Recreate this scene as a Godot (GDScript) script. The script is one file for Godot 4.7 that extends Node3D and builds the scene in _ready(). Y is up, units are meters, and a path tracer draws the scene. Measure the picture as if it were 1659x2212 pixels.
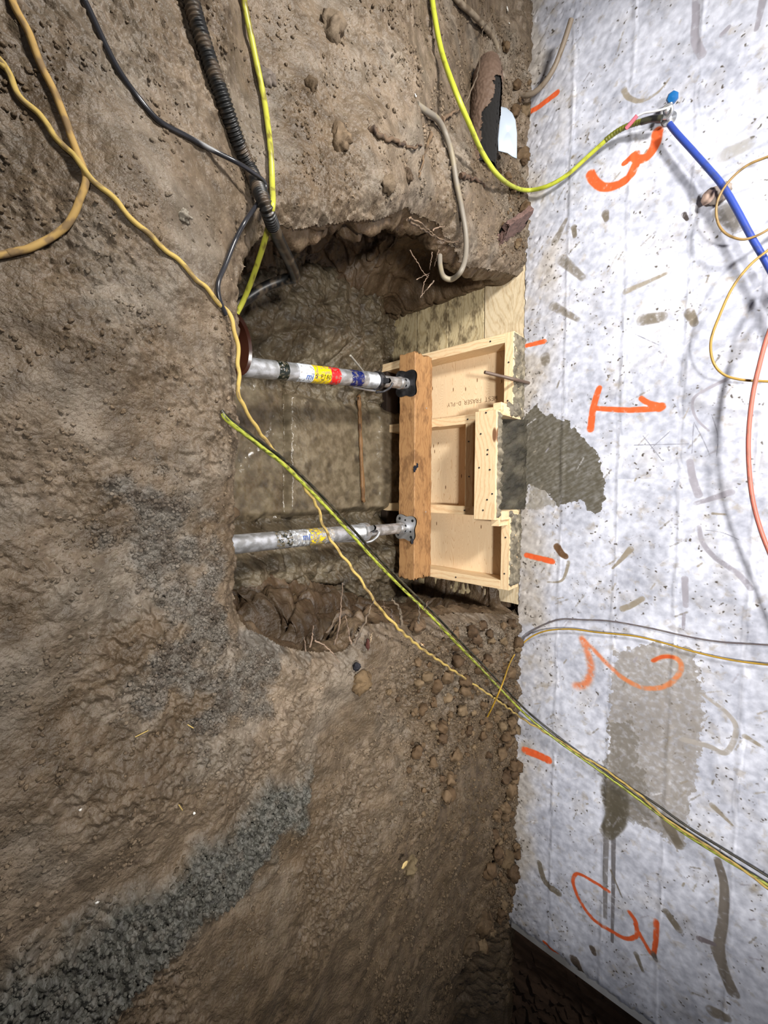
extends Node3D
# An underpinning pit dug beside the foot of a whitewashed concrete wall; the photograph was taken with the phone held on its side.
# World: x along the wall, y up, z away from the wall. The wall's face is the plane z = 0, the dirt lies at about y = 0.

const EYE := Vector3(0, 0.72, 1.70)
const FOCAL := 895.0
var ex: Vector3   # the camera's axes: to the right, down and forward in the picture
var ey: Vector3
var ez: Vector3
var taken := {}
var M := {}
var mouth: PackedVector2Array
var sdg: PackedFloat32Array
const SDX0 := -1.1
const SDZ0 := -0.2
const SDN := 200
const SDM := 180
var n_low: FastNoiseLite
var n_mid: FastNoiseLite
var n_fine: FastNoiseLite
var n_ridge: FastNoiseLite
var n_cell: FastNoiseLite
var n_cell2: FastNoiseLite
var n_3d: FastNoiseLite
var n_crack: FastNoiseLite
var n_split: FastNoiseLite
var rng := RandomNumberGenerator.new()

# ---------------------------------------------------------------- the scene
func lamp(called: String, at: Vector3, aim: Vector3, size: float, energy: float, col: Color, angle: float, label: String) -> void:
	# a square site lamp: housing, glowing panel, stand, and the light it gives
	var o := base(called, at, label, "lamp")
	o.basis = Basis.looking_at((aim - at).normalized(), Vector3.UP)
	put("housing", board(Vector3(size * 1.15, size * 1.15, 0.05), 0.01, 0.1, 0.0, 2), stuff(Color(0.12, 0.12, 0.12), 0.5), o, Vector3(0, 0, 0.03))
	var gm := StandardMaterial3D.new()
	gm.albedo_color = Color(0.9, 0.9, 0.9)
	gm.emission_enabled = true
	gm.emission = col
	gm.emission_energy_multiplier = 2.0
	put("lamp_panel", board(Vector3(size, size, 0.006), 0.001, 0.2, 0.0, 2), gm, o, Vector3(0, 0, 0.002))
	var foot := at - (aim - at).normalized() * 0.06
	var mast: Array[Vector3] = [Vector3(foot.x, -0.05, foot.z), foot]
	var stand := put("stand", tube(mast, 0.016, 12, func(_t, _m, _a): return Color(0.05, 0.05, 0.05)), stuff(Color.WHITE, 0.5), o)
	stand.transform = o.transform.affine_inverse()
	var l := SpotLight3D.new()
	l.name = "lamp_light"
	l.light_energy = energy
	l.light_color = col
	l.light_size = size * 0.5
	l.spot_range = 12.0
	l.spot_attenuation = 2.0
	l.spot_angle = angle
	l.spot_angle_attenuation = 0.7
	l.shadow_enabled = true
	l.position = Vector3(0, 0, -0.03)
	o.add_child(l)

func seed_noises() -> void:
	n_low = noise(1.3, 1, 3)
	n_mid = noise(6.0, 2, 3)
	n_fine = noise(38.0, 3, 4)
	n_ridge = noise(17.0, 4, 3)
	n_ridge.fractal_type = FastNoiseLite.FRACTAL_RIDGED
	n_cell = noise(75.0, 5, 1, FastNoiseLite.TYPE_CELLULAR)
	n_cell.cellular_return_type = FastNoiseLite.RETURN_DISTANCE
	n_cell2 = noise(24.0, 6, 1, FastNoiseLite.TYPE_CELLULAR)
	n_cell2.cellular_return_type = FastNoiseLite.RETURN_DISTANCE
	n_split = noise(7.0, 12, 1, FastNoiseLite.TYPE_CELLULAR)
	n_split.cellular_return_type = FastNoiseLite.RETURN_DISTANCE2_SUB
	n_3d = noise(5.0, 7, 3)
	n_crack = noise(11.0, 8, 1, FastNoiseLite.TYPE_CELLULAR)
	n_crack.cellular_return_type = FastNoiseLite.RETURN_DISTANCE

func _ready() -> void:
	seed_noises()
	# camera: held sideways, so that the picture's right is up
	var down := Vector3(-1019, -59, 895)
	var u := -down.normalized()
	var d := Vector3(785, -59, 895)
	d = (d - u * d.dot(u)).normalized()
	var l := u.cross(d)
	ex = Vector3(l.x, u.x, -d.x)
	ey = Vector3(l.y, u.y, -d.y)
	ez = Vector3(l.z, u.z, -d.z)
	if l.y < 0:
		ex.x = -ex.x
		ey.x = -ey.x
		ez.x = -ez.x
	var cam := Camera3D.new()
	cam.name = "camera"
	cam.keep_aspect = Camera3D.KEEP_HEIGHT
	cam.fov = rad_to_deg(2 * atan(1106.0 / FOCAL))
	cam.transform = Transform3D(Basis(ex, -ey, -ez), EYE)
	cam.near = 0.02
	add_child(cam)
	cam.current = true
	var env := Environment.new()
	env.background_mode = Environment.BG_COLOR
	env.background_color = Color(0.62, 0.66, 0.74)
	env.background_energy_multiplier = 0.10
	env.tonemap_mode = Environment.TONE_MAPPER_LINEAR
	env.tonemap_exposure = 1.0
	env.sdfgi_enabled = true
	env.ssao_enabled = true
	env.ssil_enabled = true
	var we := WorldEnvironment.new()
	we.name = "surroundings"
	we.environment = env
	add_child(we)
	lamp("site_lamp", Vector3(-1.25, 1.65, 1.3), Vector3(-0.55, 0.0, 0.65), 0.30, 7.6, Color(1.0, 0.985, 0.965), 60.0, "square site lamp on the photographer's side of the pit, towards the hose")
	lamp("site_lamp", Vector3(0.25, 2.15, 2.45), Vector3(0.15, 0.22, 0.0), 0.25, 10.3, Color(1.0, 0.985, 0.965), 36.0, "square site lamp behind the photographer, aimed at the wall")

	var t0 := Time.get_ticks_msec()
	make_materials()
	lay_out_mouth()
	print("materials ", Time.get_ticks_msec() - t0)
	build_dirt()
	print("dirt ", Time.get_ticks_msec() - t0)
	build_pit()
	print("pit ", Time.get_ticks_msec() - t0)
	build_wall()
	print("wall ", Time.get_ticks_msec() - t0)
	build_form()
	build_beam()
	for k in 2:
		# the px marks along each prop: collar, then the edges of its stickers
		var q0 := Vector2(500, 790) if k == 0 else Vector2(505, 1176)
		var q1 := Vector2(879, 829) if k == 0 else Vector2(882, 1139)
		var a := on_y(q0.x, q0.y, -0.43)
		var b := on_y(q1.x, q1.y, -0.43)
		var from := a + (a - b).normalized() * 0.22
		var marks := []
		for px in ([815, 593, 615, 636, 668, 705, 726, 750, 776] if k == 0 else [785, 588, 622, 622, 660, 693, 712]):
			marks.append(from.distance_to(on_y(px, lerpf(q0.y, q1.y, (px - q0.x) / (q1.x - q0.x)), -0.43)))
		if k == 0: make_prop(from, Vector3(b.x, b.y, 0.2425), "steel prop with bright yellow and dark blue stickers, farther from the green cable", false, 0.15, marks)
		else: make_prop(from, Vector3(b.x, b.y, 0.2425), "steel prop with scraped, mostly worn-off stickers, crossed by the tan cord", true, -0.35, marks)
	build_cables()
	build_small()
	print("done ", Time.get_ticks_msec() - t0)

func lin(r: float, g: float, b: float) -> Color:
	return Color(r, g, b).srgb_to_linear()

func noise(freq: float, sd: int, oct := 3, type := FastNoiseLite.TYPE_SIMPLEX_SMOOTH) -> FastNoiseLite:
	var n := FastNoiseLite.new()
	n.seed = sd
	n.noise_type = type
	n.frequency = freq
	n.fractal_type = FastNoiseLite.FRACTAL_FBM if oct > 1 else FastNoiseLite.FRACTAL_NONE
	n.fractal_octaves = oct
	return n

# ---------------------------------------------------------------- where things stand
func ray(px: float, py: float) -> Vector3:
	return ex * (px - 829.5) + ey * (py - 1106.0) + ez * FOCAL

func on_y(px: float, py: float, y: float) -> Vector3:      # on a level plane
	var r := ray(px, py)
	return EYE + r * ((y - EYE.y) / r.y)

func on_wall(px: float, py: float, z := 0.0) -> Vector3:   # on a plane parallel to the wall
	var r := ray(px, py)
	return EYE + r * ((z - EYE.z) / r.z)

func on_dirt(px: float, py: float, lift := 0.0) -> Vector3:
	var y := 0.0
	var p := Vector3.ZERO
	for i in 5:
		p = on_y(px, py, y + lift)
		y = ground(p.x, p.z)
	return p

func spots(list: Array) -> Array[Vector3]:
	var out: Array[Vector3] = []
	for a in list:
		if a[2] == "g": out.append(on_dirt(a[0], a[1], a[3]))
		elif a[2] == "w": out.append(on_wall(a[0], a[1], a[3]))
		else: out.append(on_y(a[0], a[1], a[3]))
	return out

# ---------------------------------------------------------------- naming
func numbered(called: String) -> String:
	var k: int = taken.get(called, 0)
	taken[called] = k + 1
	return called if k == 0 else "%s_%03d" % [called, k]

func tag(o: Node, label := "", category := "", group := "", kind := "") -> void:
	if label: o.set_meta("label", label)
	if category: o.set_meta("category", category)
	if group: o.set_meta("group", group)
	if kind: o.set_meta("kind", kind)

func base(called: String, at: Vector3, label: String, category: String, group := "") -> Node3D:
	var o := Node3D.new()
	o.name = numbered(called)
	add_child(o)
	o.position = at
	tag(o, label, category, group)
	return o

func put(called: String, mesh: Mesh, mat: Material, parent: Node = self, at := Vector3.ZERO) -> MeshInstance3D:
	var o := MeshInstance3D.new()
	o.name = numbered(called) if parent == self else called
	o.mesh = mesh
	if mat: o.material_override = mat
	o.position = at
	parent.add_child(o, true)
	return o

# ---------------------------------------------------------------- shapes
func mesh_of(v: PackedVector3Array, n: PackedVector3Array, uv: PackedVector2Array, c: PackedColorArray, ix: PackedInt32Array, onto: ArrayMesh = null) -> ArrayMesh:
	var a := []
	a.resize(Mesh.ARRAY_MAX)
	a[Mesh.ARRAY_VERTEX] = v
	if n.size(): a[Mesh.ARRAY_NORMAL] = n
	if uv.size(): a[Mesh.ARRAY_TEX_UV] = uv
	if c.size(): a[Mesh.ARRAY_COLOR] = c
	a[Mesh.ARRAY_INDEX] = ix
	var m := onto if onto else ArrayMesh.new()
	m.add_surface_from_arrays(Mesh.PRIMITIVE_TRIANGLES, a)
	return m

func smoothed(v: PackedVector3Array, uv: PackedVector2Array, c: PackedColorArray, ix: PackedInt32Array) -> ArrayMesh:
	var n := PackedVector3Array()
	n.resize(v.size())
	for i in range(0, ix.size(), 3):
		var a := ix[i]
		var b := ix[i + 1]
		var d := ix[i + 2]
		var f := (v[d] - v[a]).cross(v[b] - v[a])
		n[a] += f
		n[b] += f
		n[d] += f
	for i in n.size():
		n[i] = n[i].normalized()
	return mesh_of(v, n, uv, c, ix)

func rulings(h: float, r: float, step: float) -> PackedFloat32Array:
	var out := PackedFloat32Array([-h, -h + r * 0.35, -h + r])
	var k := int(maxf(1, (2 * h - 2 * r) / step))
	for i in range(1, k):
		out.append(-h + r + (2 * h - 2 * r) * i / k)
	out.append_array([h - r, h - r * 0.35, h])
	return out

# A sawn board: rounded edges, a slightly uneven face, grain running along its longest side.
func board(s: Vector3, r := 0.002, step := 0.03, amp := 0.0006, sd := 1, rag := 0.0, tone := 1.0) -> ArrayMesh:
	var v := PackedVector3Array()
	var n := PackedVector3Array()
	var uv := PackedVector2Array()
	var c := PackedColorArray()
	var ix := PackedInt32Array()
	var h := s / 2
	var la := 0
	if s.y > s.x and s.y >= s.z: la = 1
	elif s.z > s.x and s.z > s.y: la = 2
	var u0 := fmod(sd * 0.377, 1.0)
	var v0 := fmod(sd * 0.613, 1.0)
	var off := Vector3(sd * 3.1, sd * 1.7, sd * 2.3)
	var inner := h - Vector3(r, r, r)
	for a in 3:
		var b := (a + 1) % 3
		var d := (a + 2) % 3
		var lb := rulings(h[b], r, step)
		var ld := rulings(h[d], r, step)
		for sg in [-1.0, 1.0]:
			var at := v.size()
			for i in lb.size():
				for j in ld.size():
					var p := Vector3.ZERO
					p[a] = sg * h[a]
					p[b] = lb[i]
					p[d] = ld[j]
					var q := p.clamp(-inner, inner)
					var m := (p - q).normalized()
					p = q + m * r
					var w := p + off
					p += m * amp * n_mid.get_noise_3d(w.x * 3, w.y * 3, w.z * 3) * 2.0
					if rag > 0.0 and absf(p[la]) > inner[la] - 0.004:
						p[la] -= signf(p[la]) * rag * absf(n_fine.get_noise_3dv(w * 2.5)) * 2.5
					v.append(p)
					n.append(m)
					var across: float = p[(la + 1) % 3] + p[(la + 2) % 3] * 1.03
					if a == la: uv.append(Vector2(u0 + p[b] * 0.1, v0 + p[b] * 3.5 + p[d] * 1.4))
					else: uv.append(Vector2(u0 + p[la] / 0.9, v0 + across / 0.24))
					c.append(Color(tone, tone, tone))
			var w2 := ld.size()
			for i in lb.size() - 1:
				for j in w2 - 1:
					var o := at + i * w2 + j
					if sg > 0: ix.append_array([o, o + 1, o + w2, o + 1, o + w2 + 1, o + w2])
					else: ix.append_array([o, o + w2, o + 1, o + 1, o + w2, o + w2 + 1])
	return mesh_of(v, n, uv, c, ix)

func curve(ctrl: Array[Vector3], per := 10) -> Array[Vector3]:
	var out: Array[Vector3] = []
	var k := ctrl.size()
	for i in k - 1:
		var a := ctrl[maxi(i - 1, 0)]
		var d := ctrl[mini(i + 2, k - 1)]
		for j in per:
			out.append(ctrl[i].cubic_interpolate(ctrl[i + 1], a, d, float(j) / per))
	out.append(ctrl[k - 1])
	return out

# A cable, root or rod along a line. shade(t along 0..1, metres along, angle 0..1) gives its colour, thick(metres, t) its radius.
func tube(line: Array[Vector3], rad: float, sides: int, shade: Callable, thick = null, closed := true) -> ArrayMesh:
	var v := PackedVector3Array()
	var n := PackedVector3Array()
	var c := PackedColorArray()
	var uv := PackedVector2Array()
	var ix := PackedInt32Array()
	var k := line.size()
	var up := Vector3.UP
	var run := 0.0
	var total := 0.0
	for i in k - 1: total += line[i].distance_to(line[i + 1])
	for i in k:
		var t := (line[mini(i + 1, k - 1)] - line[maxi(i - 1, 0)]).normalized()
		if i == 0 and absf(t.dot(up)) > 0.9: up = Vector3.RIGHT
		up = (up - t * t.dot(up)).normalized()
		var side := t.cross(up)
		if i > 0: run += line[i].distance_to(line[i - 1])
		var r := rad
		var lean := 0.0
		if thick != null:
			r = rad * thick.call(run, run / total)
			lean = rad * (thick.call(run + 0.0004, run / total) - thick.call(run - 0.0004, run / total)) / 0.0008
		for j in sides + 1:
			var an := TAU * j / sides
			var m := up * cos(an) + side * sin(an)
			v.append(line[i] + m * r)
			n.append((m - t * lean).normalized())
			c.append(shade.call(run / total, run, float(j) / sides))
			uv.append(Vector2(float(j) / sides, run))
	var w := sides + 1
	for i in k - 1:
		for j in sides:
			var o := i * w + j
			ix.append_array([o, o + w, o + 1, o + 1, o + w, o + w + 1])
	if closed:
		for e in [0, k - 1]:
			var t2 := (line[e] - line[1 if e == 0 else k - 2]).normalized()
			var at := v.size()
			v.append(line[e] + t2 * rad * 0.25)
			n.append(t2)
			c.append(c[e * w])
			uv.append(Vector2.ZERO)
			for j in sides:
				v.append(v[e * w + j])
				n.append(t2)
				c.append(c[e * w])
				uv.append(Vector2.ZERO)
			for j in sides:
				var b := at + 1 + j
				var d := at + 1 + (j + 1) % sides
				if e == 0: ix.append_array([at, b, d])
				else: ix.append_array([at, d, b])
	return mesh_of(v, n, uv, c, ix)

# A profile of (x, radius) pairs turned about the x axis, over the arc from a0 to a1 of a full turn.
func turned(profile: Array, sides := 28, col := Color.WHITE, a0 := 0.0, a1 := 1.0, mottled := 0.0) -> ArrayMesh:
	var v := PackedVector3Array()
	var n := PackedVector3Array()
	var c := PackedColorArray()
	var uv := PackedVector2Array()
	var ix := PackedInt32Array()
	for i in profile.size() - 1:
		var p: Vector2 = profile[i]
		var q: Vector2 = profile[i + 1]
		var d := (q - p).normalized()
		var at := v.size()
		for e in [p, q]:
			for j in sides + 1:
				var an := TAU * lerpf(a0, a1, float(j) / sides)
				var o := Vector3(0, cos(an), sin(an))
				v.append(Vector3(e.x, 0, 0) + o * e.y)
				n.append(Vector3(-d.y, 0, 0) + o * d.x)
				c.append(col)
				uv.append(Vector2(e.x * 4.0, float(j) / sides))
		for j in sides:
			var o2 := at + j
			var w := sides + 1
			ix.append_array([o2, o2 + w, o2 + 1, o2 + 1, o2 + w, o2 + w + 1])
	return mesh_of(v, n, uv, c, ix)

# A flat plate of the given outline (counter-clockwise in y, z), thick along x.
func plate(outline: PackedVector2Array, t: float, col := Color.WHITE) -> ArrayMesh:
	var st := SurfaceTool.new()
	st.begin(Mesh.PRIMITIVE_TRIANGLES)
	st.set_color(col)
	st.set_smooth_group(-1)
	var tri := Geometry2D.triangulate_polygon(outline)
	for s in [-1, 1]:
		for i in range(0, tri.size(), 3):
			var q := [tri[i], tri[i + 1], tri[i + 2]]
			if s > 0: q.reverse()
			for e in q:
				st.set_normal(Vector3(s, 0, 0))
				st.set_uv(outline[e])
				st.add_vertex(Vector3(s * t / 2, outline[e].x, outline[e].y))
	for i in outline.size():
		var a := outline[i]
		var b := outline[(i + 1) % outline.size()]
		var m := Vector3(0, b.y - a.y, a.x - b.x).normalized()
		for e in [[a, -1], [b, -1], [a, 1], [b, -1], [b, 1], [a, 1]]:
			st.set_normal(m)
			st.set_uv(e[0])
			st.add_vertex(Vector3(e[1] * t / 2, e[0].x, e[0].y))
	return st.commit()

# An uneven lump of earth or stone.
func lump(sd: int, rough := 0.35, flat := 0.8, rings := 9) -> ArrayMesh:
	var v := PackedVector3Array()
	var c := PackedColorArray()
	var ix := PackedInt32Array()
	var nz := noise(1.1, sd, 3)
	var nc := noise(1.4, sd + 5, 1, FastNoiseLite.TYPE_CELLULAR)
	var seg := rings * 2
	for i in rings + 1:
		var la := PI * i / rings
		for j in seg:
			var lo := TAU * j / seg
			var d := Vector3(sin(la) * cos(lo), cos(la), sin(la) * sin(lo))
			var r := 1.0 + rough * nz.get_noise_3dv(d) * 1.4 + rough * 0.5 * nc.get_noise_3dv(d)
			v.append(Vector3(d.x * r, d.y * r * flat, d.z * r * 0.86))
			var k := 0.93 + 0.14 * nz.get_noise_3dv(d * 3)
			c.append(Color(k, k, k))
	for i in rings:
		for j in seg:
			var a := i * seg + j
			var b := i * seg + (j + 1) % seg
			ix.append_array([a, a + seg, b, b, a + seg, b + seg])
	return smoothed(v, PackedVector2Array(), c, ix)

# ---------------------------------------------------------------- the earth
func lay_out_mouth() -> void:
	# the visible edge: the near side and the right side end where the dirt rolls over, the left side in a lip a little lower down
	for q in [[560, 455], [528, 500], [500, 560], [496, 640], [503, 730], [497, 830], [500, 960], [497, 1100], [505, 1250], [505, 1345]]:
		var p := on_y(q[0], q[1], 0)
		mouth.append(Vector2(p.x, p.z - 0.030))
	for q in [[560, 1345], [600, 1362], [640, 1388], [720, 1402], [775, 1396], [797, 1372], [806, 1342], [850, 1332], [920, 1330], [960, 1314], [1000, 1304], [1060, 1304], [1108, 1308]]:
		var p := on_y(q[0], q[1], 0)
		mouth.append(Vector2(p.x + (0.042 if q[0] < 870 else 0.060), p.z))
	mouth.append(Vector2(0.57, -0.05))
	mouth.append(Vector2(-0.86, -0.05))
	for q in [[1115, 612], [1060, 600], [1000, 588], [965, 545], [950, 518], [905, 490], [850, 474], [820, 492], [790, 503], [740, 498], [690, 503], [640, 508], [600, 490]]:
		var p := on_y(q[0], q[1], -0.06)
		mouth.append(Vector2(p.x - 0.034, p.z))
	sdg.resize(SDN * SDM)
	var k := mouth.size()
	for i in SDN:
		for j in SDM:
			var p := Vector2(SDX0 + i * 0.01, SDZ0 + j * 0.01)
			var d := 9.0
			var inside := false
			for e in k:
				var a := mouth[e]
				var b := mouth[(e + 1) % k]
				var ab := b - a
				var t := clampf((p - a).dot(ab) / ab.length_squared(), 0, 1)
				d = minf(d, p.distance_squared_to(a + ab * t))
				if (a.y > p.y) != (b.y > p.y) and p.x < (b.x - a.x) * (p.y - a.y) / (b.y - a.y) + a.x: inside = not inside
			sdg[i * SDM + j] = sqrt(d) if inside else -sqrt(d)

func in_mouth(x: float, z: float) -> float:     # metres inside the mouth of the pit; below zero outside it
	var fx := (x - SDX0) * 100.0
	var fz := (z - SDZ0) * 100.0
	if fx < 0 or fz < 0 or fx >= SDN - 1 or fz >= SDM - 1: return -0.3
	var i := int(fx)
	var j := int(fz)
	fx -= i
	fz -= j
	var o := i * SDM + j
	return lerpf(lerpf(sdg[o], sdg[o + SDM], fx), lerpf(sdg[o + 1], sdg[o + SDM + 1], fx), fz)

func seg(x: float, z: float, ax: float, az: float, bx: float, bz: float) -> float:
	var dx := bx - ax
	var dz := bz - az
	var t := clampf(((x - ax) * dx + (z - az) * dz) / (dx * dx + dz * dz), 0, 1)
	return sqrt((x - ax - dx * t) ** 2 + (z - az - dz * t) ** 2)

func spill(x: float, z: float) -> float:        # the tongue of grey mortar tipped out on the dirt, 0..1
	var w := n_mid.get_noise_2d(x * 1.3 + 7, z * 1.3) * 0.06
	var d := minf(seg(x, z, 0.725, 1.20, 0.77, 1.31) - 0.072, seg(x, z, 0.77, 1.31, 0.75, 1.62) - 0.085)
	return smoothstep(0.03, -0.03, d + w)

func gravel(x: float, z: float) -> float:       # grit and grey crumbs round the near right corner of the pit
	var w := n_mid.get_noise_2d(x * 1.7, z * 1.7 + 3) * 0.1
	var d := minf(seg(x, z, 0.34, 1.20, 0.42, 1.30) - 0.07, seg(x, z, 0.03, 1.44, 0.25, 1.36) - 0.05)
	d = minf(d, seg(x, z, 0.25, 1.33, 0.34, 1.42) - 0.045)
	return smoothstep(0.035, -0.035, d + w)

func rubble(x: float, z: float) -> float:       # loose clods along the foot of the wall
	var r := smoothstep(0.34, 0.12, z + n_mid.get_noise_2d(x, z) * 0.12)
	var right := smoothstep(0.42, 0.58, x)
	var left := smoothstep(-0.70, -0.80, x) * 0.7
	var bank := smoothstep(0.40, 0.50, x) * smoothstep(1.1, 0.95, x) * smoothstep(0.95, 0.7, z) * 0.75
	return maxf(r * maxf(right, left), bank)

func ground_low(x: float, z: float) -> float:
	var h := n_low.get_noise_2d(x, z) * 0.045
	h += n_mid.get_noise_2d(x, z) * 0.012
	h -= 0.02
	# a shallow gutter where the hose runs, with a bank on either side of it
	var g := seg(x, z, -0.92, 1.20, -0.50, 1.22)
	h -= 0.03 * exp(-g * g / 0.006)
	var bk := seg(x, z, -1.5, 0.85, -0.72, 0.85)
	h += 0.05 * exp(-bk * bk / 0.03)
	var b2 := seg(x, z, -0.55, 1.45, -0.2, 1.5)
	h += 0.025 * exp(-b2 * b2 / 0.012)
	# the ground falls away to the far right, where the next pit begins
	h -= 0.16 * smoothstep(1.85, 2.15, x) * smoothstep(0.5, 0.25, z)
	h -= 0.06 * smoothstep(1.3, 2.1, x) * smoothstep(0.4, 0.8, z)
	h *= smoothstep(-0.05, 0.16, z) * 0.7 + 0.3
	return h

func ground(x: float, z: float) -> float:
	return ground_low(x, z) + 0.02 * spill(x, z)

func dirt_height(x: float, z: float, sd: float) -> float:
	var h := ground_low(x, z)
	var sp := 0.0
	if x > 0.4 and z > 0.9: sp = spill(x, z)
	var gr := 0.0
	if x > -0.2 and x < 0.6 and z > 1.0: gr = gravel(x, z)
	var ru := rubble(x, z)
	var calm := clampf(0.5 + n_low.get_noise_2d(x * 2.3 + 9, z * 2.3) * 1.6, 0.12, 1.0)
	if x < 0.1 and x > -1.3: calm = calm * 0.85
	h += n_fine.get_noise_2d(x, z) * 0.0085 * calm
	h += (n_ridge.get_noise_2d(x, z) - 0.2) * 0.0035 * calm
	h += maxf(0.0, n_fine.get_noise_2d(x * 1.6 + 15, z * 1.6) - 0.12) * 0.012 * calm
	var c := n_cell.get_noise_2d(x, z) + 1.0
	var lumpy := calm * calm * 0.55 + gr * 0.9 + sp * 1.5
	h += (0.5 - c) * (0.008 * lumpy + 0.008 * sp)
	h += (0.5 - (n_cell.get_noise_2d(x * 2.1 + 3, z * 2.1) + 1.0)) * 0.0050 * (calm * 0.6 + gr + sp * 1.3)
	if ru > 0.02:
		var c2 := n_cell2.get_noise_2d(x, z) + 1.0
		h += ru * ((0.62 - c2 * c2) * 0.03 + (0.5 - c) * 0.010)
	h += sp * 0.02
	if sd > -0.05:
		var e := sd + 0.05 + n_fine.get_noise_2d(x * 0.7 + 4, z * 0.7) * 0.012
		if e > 0.0: h -= 10.0 * e * e
	return h

func dirt_color(x: float, z: float, h: float) -> Color:
	var k := n_low.get_noise_2d(x * 1.5 + 20, z * 1.5)
	var f := n_fine.get_noise_2d(x * 0.6 + 3, z * 0.6)
	var wet := clampf(0.45 + k * 1.1 + f * 0.5, 0, 1)
	var col := lin(0.50, 0.440, 0.372).lerp(lin(0.385, 0.325, 0.255), wet)
	col = col.lerp(lin(0.51, 0.470, 0.42), clampf(n_mid.get_noise_2d(x * 0.8 + 30, z * 0.8) * 1.6, 0, 0.7))
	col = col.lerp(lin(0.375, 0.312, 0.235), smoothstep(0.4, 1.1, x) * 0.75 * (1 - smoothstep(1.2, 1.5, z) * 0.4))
	if x > 0.4 and z > 0.9:
		var s := spill(x, z)
		col = col.lerp(lin(0.42, 0.415, 0.39).lerp(lin(0.30, 0.295, 0.27), clampf(0.5 + f * 1.6, 0, 1)), s)
	if x > -0.2 and x < 0.6 and z > 1.0:
		col = col.lerp(lin(0.45, 0.435, 0.41).lerp(lin(0.33, 0.30, 0.27), clampf(0.5 + f * 1.6, 0, 1)), gravel(x, z) * 0.85)
	var dark := clampf(-f * 1.1 - 0.12, 0, 0.45)
	return col.lerp(lin(0.28, 0.23, 0.18), dark) * 0.93

func build_dirt() -> void:
	var xs := PackedFloat32Array()
	var zs := PackedFloat32Array()
	var x := -3.4
	while x < 3.4:
		xs.append(x)
		x += 0.06 if absf(x + 0.03) > 2.5 else (0.0065 if absf(x) > 1.1 else 0.0027)
	var z := -0.30
	while z < 3.3:
		zs.append(z)
		z += 0.02 if z < -0.07 else 0.0048 if z < 0.95 else (0.0025 if z < 1.70 else 0.05)
	var w := zs.size()
	var v := PackedVector3Array()
	var c := PackedColorArray()
	var ix := PackedInt32Array()
	var sds := PackedFloat32Array()
	v.resize(xs.size() * w)
	c.resize(xs.size() * w)
	sds.resize(xs.size() * w)
	var o := 0
	for i in xs.size():
		for j in w:
			var px := xs[i]
			var pz := zs[j]
			var sd := in_mouth(px, pz)
			sds[o] = sd
			if sd < 0.09:
				var h := dirt_height(px, pz, sd)
				v[o] = Vector3(px, h, pz)
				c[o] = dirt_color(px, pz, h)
			else:
				v[o] = Vector3(px, -0.3, pz)
			o += 1
	for i in xs.size() - 1:
		for j in w - 1:
			var q := i * w + j
			if (zs[j] > -0.06 or xs[i] > 1.86) and sds[q] < 0.017 and sds[q + w] < 0.017 and sds[q + 1] < 0.017 and sds[q + w + 1] < 0.017:
				ix.append_array([q, q + w, q + 1, q + 1, q + w, q + w + 1])
	tag(put("floor", smoothed(v, PackedVector2Array(), c, ix), M.mud), "trampled muddy brown dirt in front of the concrete wall", "ground", "", "structure")

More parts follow.
